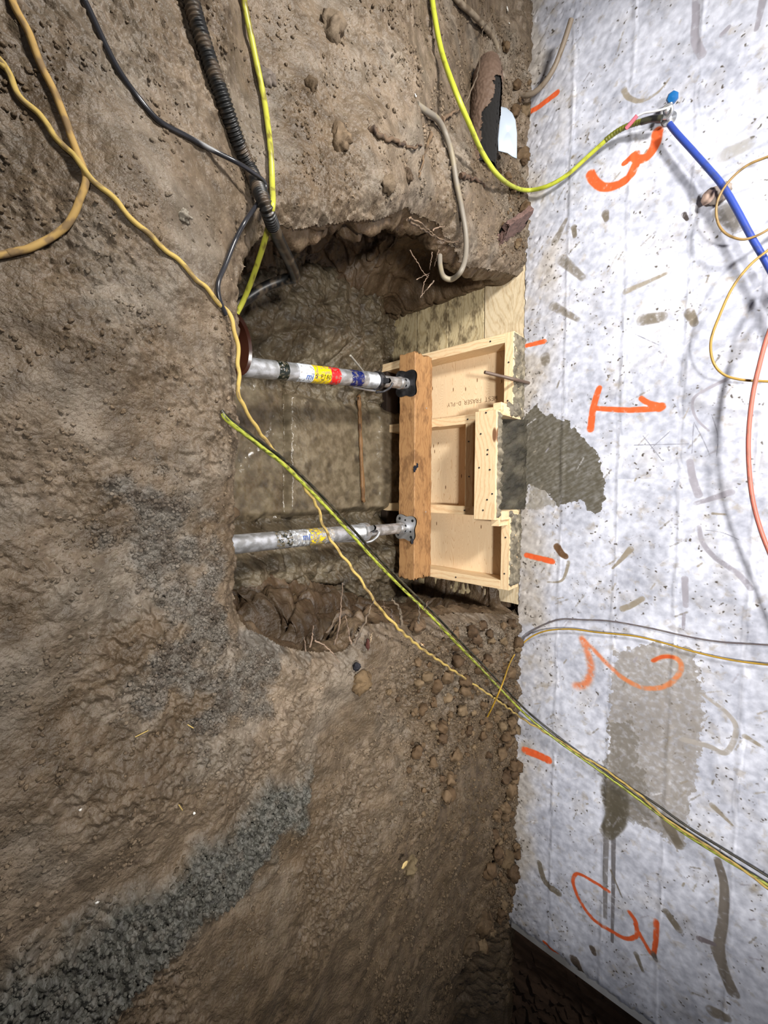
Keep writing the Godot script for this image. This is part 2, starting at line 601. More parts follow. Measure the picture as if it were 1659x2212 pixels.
func build_pit() -> void:
	# the sides, hung from the edge of the mouth; the side under the wall is closed by the boards
	var rim: Array[Vector2] = []
	var k := mouth.size()
	for e in k:
		var a := mouth[e]
		var b := mouth[(e + 1) % k]
		if a.y < -0.04 and b.y < -0.04:
			continue
		var m := maxi(1, int(a.distance_to(b) / 0.005))
		for i in m: rim.append(a.lerp(b, float(i) / m))
	# start at the wall on the right side and walk round to the wall on the left
	var first := 0
	for i in rim.size():
		if rim[i].y < -0.03 and rim[i].x < 0: first = i
	var line: Array[Vector2] = []
	for i in rim.size(): line.append(rim[(first + i + 1) % rim.size()])
	for t in 3:
		var s: Array[Vector2] = []
		for i in line.size():
			var g := Vector2.ZERO
			for d in range(-4, 5): g += line[clampi(i + d, 0, line.size() - 1)]
			s.append(g / 9.0)
		line = s
	var deep := 150
	var v := PackedVector3Array()
	var c := PackedColorArray()
	var ix := PackedInt32Array()
	var kl := [-0.02, 0.02, 0.15, 0.20, 0.18, 0.12, 0.05, -0.02, -0.08]
	var kr := [-0.02, 0.00, 0.11, 0.14, 0.06, -0.02, -0.07, -0.12, -0.20]
	for i in line.size():
		var p := line[i]
		var t := (line[mini(i + 3, line.size() - 1)] - line[maxi(i - 3, 0)]).normalized()
		var out := Vector2(-t.y, t.x)
		if in_mouth(p.x + out.x * 0.03, p.y + out.y * 0.03) > in_mouth(p.x - out.x * 0.03, p.y - out.y * 0.03): out = -out
		var wl := clampf(-out.x * 1.5, 0, 1)
		var wr := clampf(out.x * 1.5, 0, 1)
		var lip := Vector2(p.x - out.x * 0.010, p.y - out.y * 0.010)
		var top := dirt_height(lip.x, lip.y, in_mouth(lip.x, lip.y)) - 0.002
		for j in deep + 1:
			var d := float(j) / deep
			var f := d * 8.0
			var a := mini(int(f), 7)
			f = smoothstep(0, 1, f - a)
			var off: float = wl * lerpf(kl[a], kl[a + 1], f) + wr * lerpf(kr[a], kr[a + 1], f)
			off += (1 - wl - wr) * (0.03 * sin(d * PI))
			var tame := smoothstep(0.75, 0.30, p.y) * smoothstep(0.95, 0.75, d)
			off = lerpf(off, maxf(off, 0.06 * wl + 0.05 * wr), tame)
			if p.y < 0.12: off = lerpf(off, 0.0, smoothstep(0.12, 0.05, p.y))
			off = lerpf(off, 0.005 - 0.018 * smoothstep(0.0, 0.07, d), smoothstep(0.18, 0.07, d))
			var y := lerpf(-0.040 - d * 0.74 + ground_low(p.x, p.y) * (1.0 - d), top - d * 0.74, smoothstep(0.14, 0.04, d))
			var q := Vector3(p.x, y, p.y)
			var nz := n_3d.get_noise_3dv(q * 1.0) * 0.035 + n_3d.get_noise_3dv(q * 3.3) * 0.012
			var cr := n_crack.get_noise_3dv(q)
			nz += (0.55 - (cr + 1.0)) * 0.030
			var fissure := n_split.get_noise_3d(q.x + nz, q.y * 1.4, q.z + nz) + 1.0
			nz -= 0.028 * exp(-fissure * fissure / 0.006)
			nz += n_fine.get_noise_3dv(q) * 0.006 + n_fine.get_noise_3dv(q * 2.5) * 0.003
			off -= nz * smoothstep(0.0, 0.10, d) * (1.0 - 0.6 * tame)
			v.append(Vector3(p.x + out.x * (off - 0.015), y + n_mid.get_noise_3dv(q * 1.5) * 0.012 * smoothstep(0.0, 0.1, d), p.y + out.y * (off - 0.015)))
			var wet := clampf(0.55 + n_3d.get_noise_3dv(q * 1.7) * 0.9, 0, 1)
			var col := lin(0.42, 0.355, 0.28).lerp(lin(0.33, 0.26, 0.19), wet)
			c.append(col)
	var w := deep + 1
	for i in line.size() - 1:
		for j in deep:
			var o := i * w + j
			ix.append_array([o, o + 1, o + w, o + 1, o + w + 1, o + w])
	tag(put("wall_pit", smoothed(v, PackedVector2Array(), c, ix), M.clay), "undercut clay sides of the dug pit", "pit wall", "", "structure")
	# the bottom: wet trodden clay with a flat slab of laitance
	v = PackedVector3Array()
	c = PackedColorArray()
	ix = PackedInt32Array()
	var nx := 330
	var nzn := 280
	for i in nx + 1:
		for j in nzn + 1:
			var x := -1.0 + 1.7 * i / nx
			var z := -0.05 + 1.45 * j / nzn
			var e := n_mid.get_noise_2d(x * 2, z * 2) * 0.012
			var flat := smoothstep(-0.38, -0.345, x + e) * smoothstep(0.135, 0.11, x + e) * smoothstep(0.70, 0.685, z + e * 0.6)
			var soft := smoothstep(-0.42, -0.34, x + e) * smoothstep(0.17, 0.10, x + e)
			var rough := 1.0 - soft
			var y := -0.70
			y += n_low.get_noise_2d(x * 2, z * 2) * 0.02 * (1 - flat)
			y += flat * 0.022
			y += n_mid.get_noise_2d(x * 1.6, z * 1.6) * (0.004 + 0.012 * rough)
			y += (0.5 - (n_cell2.get_noise_2d(x * 0.55 + e * 3, z * 0.55)  + 1)) * (0.004 + 0.02 * rough) * (1 - flat)
			var fis := n_split.get_noise_2d(x + e, z + e) + 1.0
			y -= 0.02 * exp(-fis * fis / 0.006) * rough
			y += n_fine.get_noise_2d(x, z) * (0.0022 + 0.008 * rough)
			var spl := smoothstep(0.12, 0.0, absf(z - 0.66 + e)) * smoothstep(0.3, -0.2, x)
			y += n_fine.get_noise_2d(x * 2.4, z * 2.4) * 0.008 * spl
			# a narrow gap along the slab, a trough behind it
			y -= 0.02 * 1.8 * exp(-pow((z - 0.69 + e * 0.5) / 0.008, 2.0)) * smoothstep(0.2, 0.0, x) * smoothstep(-0.7, -0.4, x)
			y += 0.13 * smoothstep(-0.40, -0.66, x) * smoothstep(0.06, 0.28, z) + 0.14 * smoothstep(0.13, 0.32, x)
			y += 0.035 * smoothstep(0.22, 0.10, z) * (1.0 - rough)
			y -= 0.02 * smoothstep(0.10, 0.15, x) * smoothstep(0.2, 0.15, x)
			v.append(Vector3(x, y, z))
			var wet := clampf(0.5 + n_low.get_noise_2d(x * 4, z * 4) * 0.9, 0, 1)
			var col := lin(0.46, 0.42, 0.345).lerp(lin(0.37, 0.32, 0.25), wet)
			col = col.lerp(lin(0.50, 0.455, 0.38), flat * 0.6)
			col = col.lerp(lin(0.30, 0.27, 0.23), clampf(n_mid.get_noise_2d(x * 1.4 + 8, z * 1.4) * 2.5 - 0.6, 0, 0.7))
			c.append(col)
	w = nzn + 1
	var ix2 := PackedInt32Array()
	for i in nx:
		for j in nzn:
			var o := i * w + j
			if v[o].x + n_mid.get_noise_2d(v[o].z, 5) * 0.05 < -0.36 or v[o].x > 0.13: ix2.append_array([o, o + w, o + 1, o + 1, o + w, o + w + 1])
			else: ix.append_array([o, o + w, o + 1, o + 1, o + w, o + w + 1])
	var bed := smoothed(v, PackedVector2Array(), c, ix)
	var bank := smoothed(v, PackedVector2Array(), c, ix2)
	bed = mesh_of(v, bank.surface_get_arrays(0)[1], PackedVector2Array(), c, ix2, bed)
	var pf := put("floor_pit", bed, null)
	pf.set_surface_override_material(0, M.wet)
	pf.set_surface_override_material(1, M.clay)
	tag(pf, "wet trodden clay at the bottom of the pit", "pit floor", "", "structure")
	# bare earth behind the planks
	v = PackedVector3Array()
	c = PackedColorArray()
	ix = PackedInt32Array()
	for i in 181:
		for j in 101:
			var x := -1.15 + 1.9 * i / 180.0
			var y := -0.95 + 1.0 * j / 100.0
			v.append(Vector3(x, y, -0.075 + n_3d.get_noise_3d(x, y, 1) * 0.03 + n_fine.get_noise_2d(x, y) * 0.006))
			c.append(lin(0.36, 0.29, 0.22))
	for i in 180:
		for j in 100:
			var o := i * 101 + j
			ix.append_array([o, o + 1, o + 101, o + 1, o + 102, o + 101])
	tag(put("wall_pit_back", smoothed(v, PackedVector2Array(), c, ix), M.clay), "brown earth behind the shoring planks", "pit wall", "", "structure")

# ---------------------------------------------------------------- textures and materials
func noise_bytes(n: FastNoiseLite, w: int, h: int) -> PackedByteArray:
	var im := n.get_image(w, h, false, false, true)
	im.convert(Image.FORMAT_L8)
	return im.get_data()

func grain_texture(a: Color, b: Color, dark: Color, sd: int, rings: float, knots: int, grime := 0.0) -> ImageTexture:
	var w := 640
	var h := 224
	var im := Image.create(w, h, false, Image.FORMAT_RGB8)
	var n1 := noise(1.0, sd, 3)
	var n2 := noise(1.0, sd + 1, 2)
	var r := RandomNumberGenerator.new()
	r.seed = sd
	var ks: Array[Vector3] = []
	for i in knots: ks.append(Vector3(r.randf() * w, r.randf() * h, r.randf_range(4, 9)))
	for y in h:
		for x in w:
			var u := float(x) / w
			var v := float(y) / h
			var pull := 0.0
			var core := 0.0
			for q in ks:
				var dx := absf(x - q.x)
				dx = minf(dx, w - dx)
				var d2 := dx * dx / 5.0 + (y - q.y) * (y - q.y)
				pull += exp(-d2 / (q.z * q.z * 5.0)) * 0.9
				if d2 < q.z * q.z * 1.6: core = maxf(core, 1.0 - d2 / (q.z * q.z * 1.6))
			# seamless along the length: the noise is read round a circle
			var cx := cos(u * TAU) * 0.55
			var cy := sin(u * TAU) * 0.55
			var t := n1.get_noise_3d(cx * 0.6, cy * 0.6, v * 1.2) * 0.45 + v * 1.5 + pull * 0.22
			var s := 0.5 + 0.5 * sin(t * rings * TAU)
			var fib := n2.get_noise_3d(cx * 12.0, cy * 12.0, v * 95.0)
			var col := a.lerp(b, clampf(pow(s, 3.0) * 0.6 + fib * 0.55, 0, 1))
			col = col.lerp(dark, clampf(core * 1.6, 0, 0.85))
			if grime > 0.0:
				var g := n1.get_noise_3d(cx * 3.0 + 9, cy * 3.0, v * 4.0) + 0.5 * fib
				col = col.lerp(dark, clampf(g * 1.8, 0, 1) * grime)
			im.set_pixel(x, y, col)
	return ImageTexture.create_from_image(im)

func veneer_texture() -> ImageTexture:
	var w := 640
	var h := 512
	var im := Image.create(w, h, false, Image.FORMAT_RGB8)
	var n1 := noise(1.0, 71, 2)
	var n2 := noise(1.0, 72, 2)
	var r := RandomNumberGenerator.new()
	r.seed = 12
	var ks: Array[Vector2] = []
	for i in 16: ks.append(Vector2(r.randf() * w, r.randf() * h))
	var a := Color(0.91, 0.82, 0.68)
	var b := Color(0.82, 0.69, 0.53)
	for y in h:
		for x in w:
			var u := float(x) / w
			var v := float(y) / h
			var core := 0.0
			var pull := 0.0
			for q in ks:
				var dx := x - q.x
				var dy := y - q.y
				var d2 := dx * dx * 0.12 + dy * dy
				pull += exp(-d2 / 260.0) * 0.6
				d2 = dx * dx * 0.5 + dy * dy
				if d2 < 26.0: core = maxf(core, 1.0 - d2 / 26.0)
			var t := n1.get_noise_2d(u * 1.5, v * 3.4) * 1.5 + pull * 0.3
			var f := fposmod(t * 9.0, 1.0)
			var line := smoothstep(0.80, 0.97, f) * smoothstep(1.0, 0.97, f)
			var col := a.lerp(b, clampf(0.35 * f + line * 0.8 + n2.get_noise_2d(u * 9, v * 160) * 0.25, 0, 1))
			col = col.lerp(Color(0.36, 0.22, 0.12), clampf(core * 1.8, 0, 0.9))
			im.set_pixel(x, y, col)
	return ImageTexture.create_from_image(im)

func bumps(freq: float, sd: int, strength: float, type := FastNoiseLite.TYPE_SIMPLEX_SMOOTH, oct := 4, size := 1024) -> NoiseTexture2D:
	var t := NoiseTexture2D.new()
	t.width = size
	t.height = size
	t.seamless = true
	t.as_normal_map = true
	t.bump_strength = strength
	var n := noise(freq, sd, oct, type)
	t.invert = type == FastNoiseLite.TYPE_CELLULAR
	n.cellular_return_type = FastNoiseLite.RETURN_DISTANCE
	n.domain_warp_enabled = true
	n.domain_warp_amplitude = 18.0
	n.domain_warp_frequency = 0.02
	t.noise = n
	return t

func tones(freq: float, sd: int, lo: Color, hi: Color, oct := 4) -> NoiseTexture2D:
	var t := NoiseTexture2D.new()
	t.width = 512
	t.height = 512
	t.seamless = true
	t.noise = noise(freq, sd, oct)
	var g := Gradient.new()
	g.set_color(0, lo)
	g.set_color(1, hi)
	g.set_offset(0, 0.28)
	g.set_offset(1, 0.72)
	t.color_ramp = g
	return t

func stuff(col := Color.WHITE, rough := 0.7, tex: Texture2D = null, metal := 0.0) -> StandardMaterial3D:
	var m := StandardMaterial3D.new()
	m.albedo_color = col
	m.roughness = rough
	m.metallic = metal
	m.vertex_color_use_as_albedo = true
	if tex: m.albedo_texture = tex
	return m

func earthy(rough: float, bump: NoiseTexture2D, tile: float, strength: float, spec := 0.5) -> StandardMaterial3D:
	var m := stuff(Color.WHITE, rough, M.tone)
	m.uv1_triplanar = true
	m.uv1_world_triplanar = true
	m.uv1_scale = Vector3.ONE * tile
	m.normal_enabled = true
	m.normal_texture = bump
	m.normal_scale = strength
	m.metallic_specular = spec
	return m

func make_materials() -> void:
	M.tone = tones(0.012, 5, Color(0.78, 0.77, 0.75), Color(1, 1, 1), 5)
	M.mud = earthy(0.55, bumps(0.045, 6, 9.0, FastNoiseLite.TYPE_CELLULAR, 3), 2.6, 1.0, 0.45)
	M.clay = earthy(0.50, bumps(0.016, 8, 14.0), 2.9, 1.0, 0.45)
	M.wet = earthy(0.27, bumps(0.010, 9, 8.0), 2.7, 0.6, 0.5)
	M.clod = earthy(0.75, bumps(0.05, 10, 7.0, FastNoiseLite.TYPE_CELLULAR, 3), 6.0, 0.8, 0.35)
	M.mortar = earthy(0.7, bumps(0.06, 11, 8.0, FastNoiseLite.TYPE_CELLULAR, 2), 4.0, 1.0, 0.4)
	M.blob = M.mortar.duplicate()
	M.blob.albedo_color = Color(0.50, 0.47, 0.42)
	M.pine = stuff(Color.WHITE, 0.68, grain_texture(Color(0.90, 0.80, 0.64), Color(0.82, 0.67, 0.50), Color(0.42, 0.27, 0.17), 21, 7.0, 3))
	M.fir = stuff(Color.WHITE, 0.62, grain_texture(Color(0.67, 0.51, 0.34), Color(0.56, 0.40, 0.25), Color(0.34, 0.23, 0.14), 22, 9.0, 2, 0.45))
	M.old_board = stuff(Color.WHITE, 0.75, grain_texture(Color(0.76, 0.70, 0.56), Color(0.62, 0.54, 0.38), Color(0.30, 0.25, 0.17), 23, 8.0, 1, 0.75))
	M.new_board = stuff(Color.WHITE, 0.7, grain_texture(Color(0.80, 0.74, 0.62), Color(0.71, 0.62, 0.48), Color(0.42, 0.33, 0.22), 26, 9.0, 1, 0.2))
	M.splintered = stuff(Color.WHITE, 0.8, grain_texture(Color(0.44, 0.34, 0.31), Color(0.33, 0.25, 0.22), Color(0.18, 0.12, 0.10), 24, 9.0, 0, 0.5))
	M.veneer = stuff(Color.WHITE, 0.66, veneer_texture())
	M.plain = stuff(Color.WHITE, 0.55)
	M.cable = stuff(Color.WHITE, 0.42)
	M.matte = stuff(Color.WHITE, 0.85)
	M.steel = stuff(Color.WHITE, 0.42, tones(0.012, 31, Color(0.66, 0.66, 0.66), Color(0.84, 0.85, 0.87)), 0.7)
	M.dark_steel = stuff(Color.WHITE, 0.5, tones(0.02, 32, Color(0.22, 0.22, 0.23), Color(0.42, 0.42, 0.44)), 0.8)
	M.gloss = stuff(Color.WHITE, 0.3)
	M.rust = stuff(Color.WHITE, 0.7, tones(0.015, 33, Color(0.32, 0.25, 0.20), Color(0.50, 0.41, 0.35)))

# ---------------------------------------------------------------- the concrete wall
const WX := [-2.36, -0.02, 2.02]     # the two halves of the painted face
const WY0 := -0.14
const WY1 := 0.94
const TEXEL := 860.0
var face_rgb: Array[PackedByteArray] = [PackedByteArray(), PackedByteArray()]
var face_w: Array[int] = [0, 0]
var face_h := 0

func dab(x: float, y: float, r: float, col: Color, alpha: float, soft: float, sd: float) -> void:
	# one soft-edged touch of paint or dirt on the face, its outline broken by noise
	for half in 2:
		var fx: float = (x - WX[half]) * TEXEL
		var fy := (WY1 - y) * TEXEL
		var fr := r * TEXEL
		if fx < -fr or fx > face_w[half] + fr: continue
		var w := face_w[half]
		for j in range(maxi(0, int(fy - fr)), mini(face_h, int(fy + fr) + 2)):
			for i in range(maxi(0, int(fx - fr)), mini(w, int(fx + fr) + 2)):
				var d := sqrt((i - fx) ** 2 + (j - fy) ** 2) / fr
				if d >= 1.0: continue
				var k := smoothstep(1.0, 1.0 - soft, d) * alpha
				var nz := n_stain.get_noise_2d(i + half * 900.0 + sd * 91.0, j)
				k *= clampf(0.97 + nz * 1.1, 0, 1)
				if k < 0.01: continue
				var o := (j * w + i) * 3
				var px := face_rgb[half]
				px[o] = int(lerpf(px[o], col.r8, k))
				px[o + 1] = int(lerpf(px[o + 1], col.g8, k))
				px[o + 2] = int(lerpf(px[o + 2], col.b8, k))

var n_stain: FastNoiseLite

func streak(list: Array, w0: float, w1: float, col: Color, alpha := 0.5, soft := 0.5) -> void:
	# a stroke through the given pixels, its width in pixels of the photograph
	var ctrl: Array[Vector3] = []
	for q in list: ctrl.append(on_wall(q[0], q[1]))
	var line := curve(ctrl, 12) if ctrl.size() > 1 else ctrl
	var total := 0.0
	for i in line.size() - 1: total += line[i].distance_to(line[i + 1])
	var px_m := on_wall(list[0][0], list[0][1]).distance_to(on_wall(list[0][0], list[0][1] + 10)) / 10.0
	var run := 0.0
	var last := -1.0
	for i in line.size():
		if i > 0:
			var a := line[i - 1]
			var b := line[i]
			var gap := a.distance_to(b)
			var steps := maxi(1, int(gap / 0.0022))
			for s in steps:
				var t := (run + gap * s / steps) / maxf(total, 0.001)
				var r := lerpf(w0, w1, t) * px_m / 2.0
				if run + gap * s / steps - last < r * 0.35: continue
				last = run + gap * s / steps
				var p := a.lerp(b, float(s) / steps)
				dab(p.x, p.y, r, col, alpha, soft, 0.0)
			run += gap
		elif line.size() == 1:
			dab(line[0].x, line[0].y, w0 * px_m / 2.0, col, alpha, soft, 0.0)

func region(list: Array, col: Color, alpha: float, rough: float, fibre := 0.0) -> void:
	# a filled patch with a ragged edge
	var poly := PackedVector2Array()
	var lo := Vector2(9, 9)
	var hi := Vector2(-9, -9)
	for q in list:
		var p := on_wall(q[0], q[1])
		poly.append(Vector2(p.x, p.y))
		lo = lo.min(Vector2(p.x, p.y))
		hi = hi.max(Vector2(p.x, p.y))
	for half in 2:
		var w := face_w[half]
		var i0 := maxi(0, int((lo.x - 0.03 - WX[half]) * TEXEL))
		var i1 := mini(w, int((hi.x + 0.03 - WX[half]) * TEXEL))
		var j0 := maxi(0, int((WY1 - hi.y - 0.03) * TEXEL))
		var j1 := mini(face_h, int((WY1 - lo.y + 0.03) * TEXEL))
		var px := face_rgb[half]
		for i in range(i0, i1):
			for j in range(j0, j1):
				var p := Vector2(WX[half] + i / TEXEL, WY1 - j / TEXEL)
				var nz := n_stain.get_noise_2d(p.x * 900, p.y * 900)
				var nb := n_mid.get_noise_2d(p.x * 2, p.y * 2)
				if not Geometry2D.is_point_in_polygon(p + Vector2(nz, n_stain.get_noise_2d(p.y * 900, p.x * 900 + 50)) * rough + Vector2(nb, -nb) * rough, poly): continue
				var k := alpha * clampf(0.90 + nz * (0.7 - fibre * 2.4) + fibre * n_stain.get_noise_2d(p.x * 1500 + p.y * 900, p.y * 250 - p.x * 200), 0, 1)
				var o := (j * w + i) * 3
				px[o] = int(lerpf(px[o], col.r8, k))
				px[o + 1] = int(lerpf(px[o + 1], col.g8, k))
				px[o + 2] = int(lerpf(px[o + 2], col.b8, k))

func paint_face() -> void:
	n_stain = noise(0.045, 61, 3)
	face_h = int((WY1 - WY0) * TEXEL)
	for half in 2:
		var w := int((WX[half + 1] - WX[half]) * TEXEL)
		face_w[half] = w
		var broad := noise_bytes(noise(0.004, 41 + half, 4), w, face_h)
		var fine := noise_bytes(noise(0.03, 43 + half, 4), w, face_h)
		var pits := noise_bytes(noise(0.055, 45 + half, 2), w, face_h)
		var where := noise_bytes(noise(0.008, 47 + half, 3), w, face_h)
		var drag := noise(0.02, 49 + half, 3)
		drag.domain_warp_enabled = true
		drag.domain_warp_amplitude = 30.0
		var scuff := noise_bytes(drag, w, face_h)
		var px := PackedByteArray()
		px.resize(w * face_h * 3)
		for j in face_h:
			var y := WY1 - j / TEXEL
			var low := smoothstep(0.20, -0.03, y)
			for i in w:
				var o := j * w + i
				var k := 190.0 + (broad[o] - 128) * 0.20 + (fine[o] - 128) * 0.20
				var dirty := low * 0.30 + clampf((where[o] - 148) / 90.0, 0, 1) * 0.25 + clampf(low * (broad[o] - 95) / 90.0, 0, 0.5)
				for s in SEAMS:
					var e3: float = absf(y - s - (broad[o] - 128) * 0.00012)
					if e3 < 0.012: k += 13.0 * smoothstep(0.006, 0.001, e3) - 11.0 * smoothstep(0.004, 0.0, absf(e3 - 0.0075)) * clampf((where[o] - 90) / 60.0, 0, 1)
				if scuff[o] > 168: dirty += (scuff[o] - 168) / 110.0
				var hole := 0.0
				if pits[o] > 193 - low * 14: hole = (pits[o] - 190 + low * 14) / 34.0 * clampf((where[o] - 118) / 50.0, 0, 1)
				var e := o * 3
				dirty = clampf(dirty, 0, 0.85)
				hole = clampf(hole, 0, 1)
				px[e] = int(clampf(lerpf(lerpf(k - 3, 158 + (fine[o] - 128) * 0.2, dirty), 78, hole), 0, 255))
				px[e + 1] = int(clampf(lerpf(lerpf(k, 149 + (fine[o] - 128) * 0.2, dirty), 72, hole), 0, 255))
				px[e + 2] = int(clampf(lerpf(lerpf(k + 13, 138 + (fine[o] - 128) * 0.2, dirty), 66, hole), 0, 255))
		face_rgb[half] = px
	# the splash of fresh mortar above the box and the older grey patches
	region([[1120, 917], [1158, 872], [1178, 893], [1204, 903], [1229, 910], [1262, 946], [1283, 968], [1298, 1007], [1308, 1036], [1306, 1080], [1291, 1112], [1272, 1098], [1254, 1080], [1204, 1092], [1182, 1062], [1142, 1047], [1131, 1090], [1110, 1096]], Color8(82, 77, 65), 0.96, 0.010, 0.22)
	region([[1145, 1045], [1180, 1062], [1202, 1092], [1140, 1098]], Color8(120, 113, 98), 0.6, 0.012)
	region([[1330, 1405], [1420, 1388], [1505, 1400], [1520, 1510], [1515, 1615], [1490, 1740], [1478, 1845], [1425, 1800], [1310, 1745], [1318, 1500]], Color8(136, 129, 121), 0.75, 0.016)
	region([[1320, 1560], [1360, 1560], [1400, 1700], [1400, 1790], [1330, 1770], [1300, 1700]], Color8(104, 98, 88), 0.5, 0.02)
	var mauve := Color8(150, 147, 156)
	var taupe := Color8(141, 132, 118)
	var drab := Color8(110, 102, 90)
	var marks := [
		[[[1576, 816], [1526, 841], [1500, 859], [1497, 881], [1507, 906], [1533, 931]], 9, 5, mauve, 0.8], [[[1491, 997], [1498, 1036], [1511, 1072]], 15, 18, mauve, 0.8],
		[[[1504, 1087], [1540, 1076], [1582, 1062]], 10, 16, mauve, 0.7], [[[1511, 1138], [1518, 1170], [1544, 1203], [1594, 1239], [1623, 1271]], 10, 14, mauve, 0.6],
		[[[1363, 1186], [1341, 1210], [1323, 1228]], 15, 5, taupe, 0.85], [[[1388, 1293], [1363, 1308], [1345, 1315]], 13, 15, taupe, 0.8],
		[[[1480, 1250], [1482, 1311]], 15, 12, mauve, 0.8], [[[1478, 1326], [1477, 1358]], 8, 7, mauve, 0.7],
		[[[1204, 1181], [1214, 1196], [1225, 1203]], 18, 14, Color8(98, 72, 50), 0.9], [[[1229, 1214], [1215, 1253], [1182, 1257]], 9, 4, taupe, 0.6],
		[[[1178, 772], [1180, 784]], 26, 20, drab, 0.55], [[[1540, 1109], [1570, 1111]], 6, 5, taupe, 0.7],
		[[[1348, 192], [1359, 210], [1385, 217], [1421, 199], [1450, 166]], 14, 4, taupe, 0.6], [[[1504, -4], [1504, 36], [1502, 83], [1518, 119]], 17, 20, mauve, 0.75],
		[[[1650, -4], [1634, 65]], 18, 10, mauve, 0.7], [[[1562, 72], [1576, 56]], 15, 9, mauve, 0.8], [[[1565, 335], [1627, 305]], 34, 30, Color8(150, 148, 146), 0.5],
		[[[1390, 690], [1432, 684]], 30, 26, drab, 0.5], [[[1490, 675], [1502, 700]], 24, 18, drab, 0.7], [[[1308, 460], [1311, 474]], 18, 12, drab, 0.6],
		[[[1240, 490], [1243, 512]], 14, 10, drab, 0.6], [[[1560, 455], [1600, 490]], 40, 34, Color8(96, 92, 88), 0.55], [[[1478, 462], [1486, 474]], 12, 7, Color8(60, 54, 52), 0.8],
		[[[1551, 1858], [1565, 1915], [1562, 1990], [1554, 2045], [1565, 2099], [1585, 2146]], 16, 26, Color8(112, 105, 98), 0.85], [[[1545, 2050], [1552, 2075]], 18, 16, Color8(112, 105, 98), 0.7],
		[[[1522, 1502], [1573, 1542], [1591, 1578], [1569, 1625], [1529, 1611], [1471, 1596]], 9, 14, Color8(160, 154, 148), 0.7], [[[1440, 1970], [1470, 2012]], 16, 18, drab, 0.65],
		[[[1310, 1815], [1308, 1900], [1308, 1985]], 13, 9, Color8(120, 117, 118), 0.75], [[[1326, 1800], [1325, 1920], [1323, 2035]], 11, 7, Color8(110, 107, 110), 0.75],
		[[[1327, 1715], [1332, 1765], [1312, 1800]], 62, 34, Color8(84, 78, 66), 0.6], [[[1440, 1775], [1470, 1830]], 26, 20, drab, 0.7],
		[[[1165, 1864], [1178, 1905], [1208, 1930]], 12, 16, drab, 0.75], [[[1242, 2075], [1256, 2108]], 24, 14, Color8(88, 76, 66), 0.85], [[[1280, 2048], [1285, 2062]], 14, 10, Color8(90, 80, 72), 0.8],
		[[[1512, 2028], [1545, 2040]], 14, 9, Color8(108, 100, 104), 0.7], [[[1540, 2185], [1575, 2200]], 26, 18, Color8(128, 120, 110), 0.7], [[[1375, 2062], [1390, 2100]], 12, 7, drab, 0.6],
		[[[1195, 660], [1250, 690]], 22, 12, drab, 0.35], [[[1215, 560], [1260, 600]], 26, 16, drab, 0.35], [[[1440, 590], [1350, 630]], 8, 16, taupe, 0.5], [[[1200, 520], [1225, 470]], 20, 8, drab, 0.35],
		[[[1355, 1690], [1372, 1725]], 10, 4, drab, 0.5], [[[1540, 1740], [1585, 1785]], 14, 5, taupe, 0.6], [[[1610, 1590], [1650, 1615]], 12, 7, taupe, 0.6], [[[1320, 1880], [1345, 1940]], 5, 4, drab, 0.5]]
	for q in marks: streak(q[0], q[1], q[2], q[3], q[4], 0.28)
	# random scuffs and drips
	rng.seed = 5
	for i in 190:
		var x := rng.randf_range(-2.2, 1.98)
		var y := rng.randf() ** 1.4 * 0.85
		var l := rng.randf_range(0.01, 0.07)
		var an := rng.randf_range(0.2, 1.2)
		var col: Color = [taupe, mauve, drab, Color8(215, 214, 220)][rng.randi() % 4]
		for s in 12: dab(x + cos(an) * l * s / 12.0, y - sin(an) * l * s / 12.0, rng.randf_range(0.0015, 0.0055), col, 0.45, 0.6, s + i)
	# pencil lines
	var pencil := Color8(120, 120, 130)
	for q in [[[1371, 961], [1490, 958]], [[1390, 941], [1432, 995]], [[1447, 932], [1405, 970]], [[1499, 915], [1495, 980]], [[1538, 895], [1551, 940], [1548, 990]], [[1372, 721], [1425, 745]], [[1500, 912], [1520, 950], [1535, 985]], [[1525, 1145], [1560, 1150], [1598, 1166]]]:
		streak(q, 2.6, 2.2, pencil, 0.75, 0.4)
	# the orange spray paint: figures 3, 1, 2, another figure by the corner, and ticks along the foot
	var orange := Color8(212, 92, 48)
	var pale := Color8(205, 120, 72)
	for q in [[[[1124, 250], [1160, 232], [1206, 198]], 11, 13], [[[1138, 746], [1178, 736]], 9, 11], [[[1138, 1199], [1195, 1213]], 12, 13], [[[1135, 1621], [1160, 1630], [1186, 1642]], 17, 17], [[[1176, 2036], [1200, 2062], [1226, 2090]], 8, 9],
		[[[1421, 285], [1416, 312], [1398, 338], [1378, 343], [1368, 338]], 24, 18], [[[1374, 333], [1345, 355]], 18, 10], [[[1378, 345], [1362, 378], [1335, 398], [1303, 403], [1283, 388], [1275, 372]], 18, 22],
		[[[1295, 838], [1285, 870], [1280, 895], [1276, 930]], 13, 16], [[[1284, 881], [1330, 884], [1360, 885], [1400, 883], [1428, 880]], 11, 13], [[[1425, 880], [1430, 877]], 19, 19], [[[1430, 878], [1398, 868], [1384, 858]], 14, 12]]:
		streak(q[0], q[1] * 1.55, q[2] * 1.55, orange, 0.16, 1.0)
		streak(q[0], q[1] * 1.08, q[2] * 1.08, orange, 0.95, 0.30)
	for q in [[[[1258, 1378], [1275, 1425], [1276, 1455], [1264, 1478], [1243, 1482]], 19, 24], [[[1258, 1380], [1285, 1405], [1310, 1432], [1340, 1460]], 14, 12]]:
		streak(q[0], q[1] * 1.3, q[2] * 1.3, Color8(216, 124, 80), 0.2, 0.9)
		streak(q[0], q[1] * 0.9, q[2] * 0.9, Color8(212, 112, 66), 0.36, 0.8)
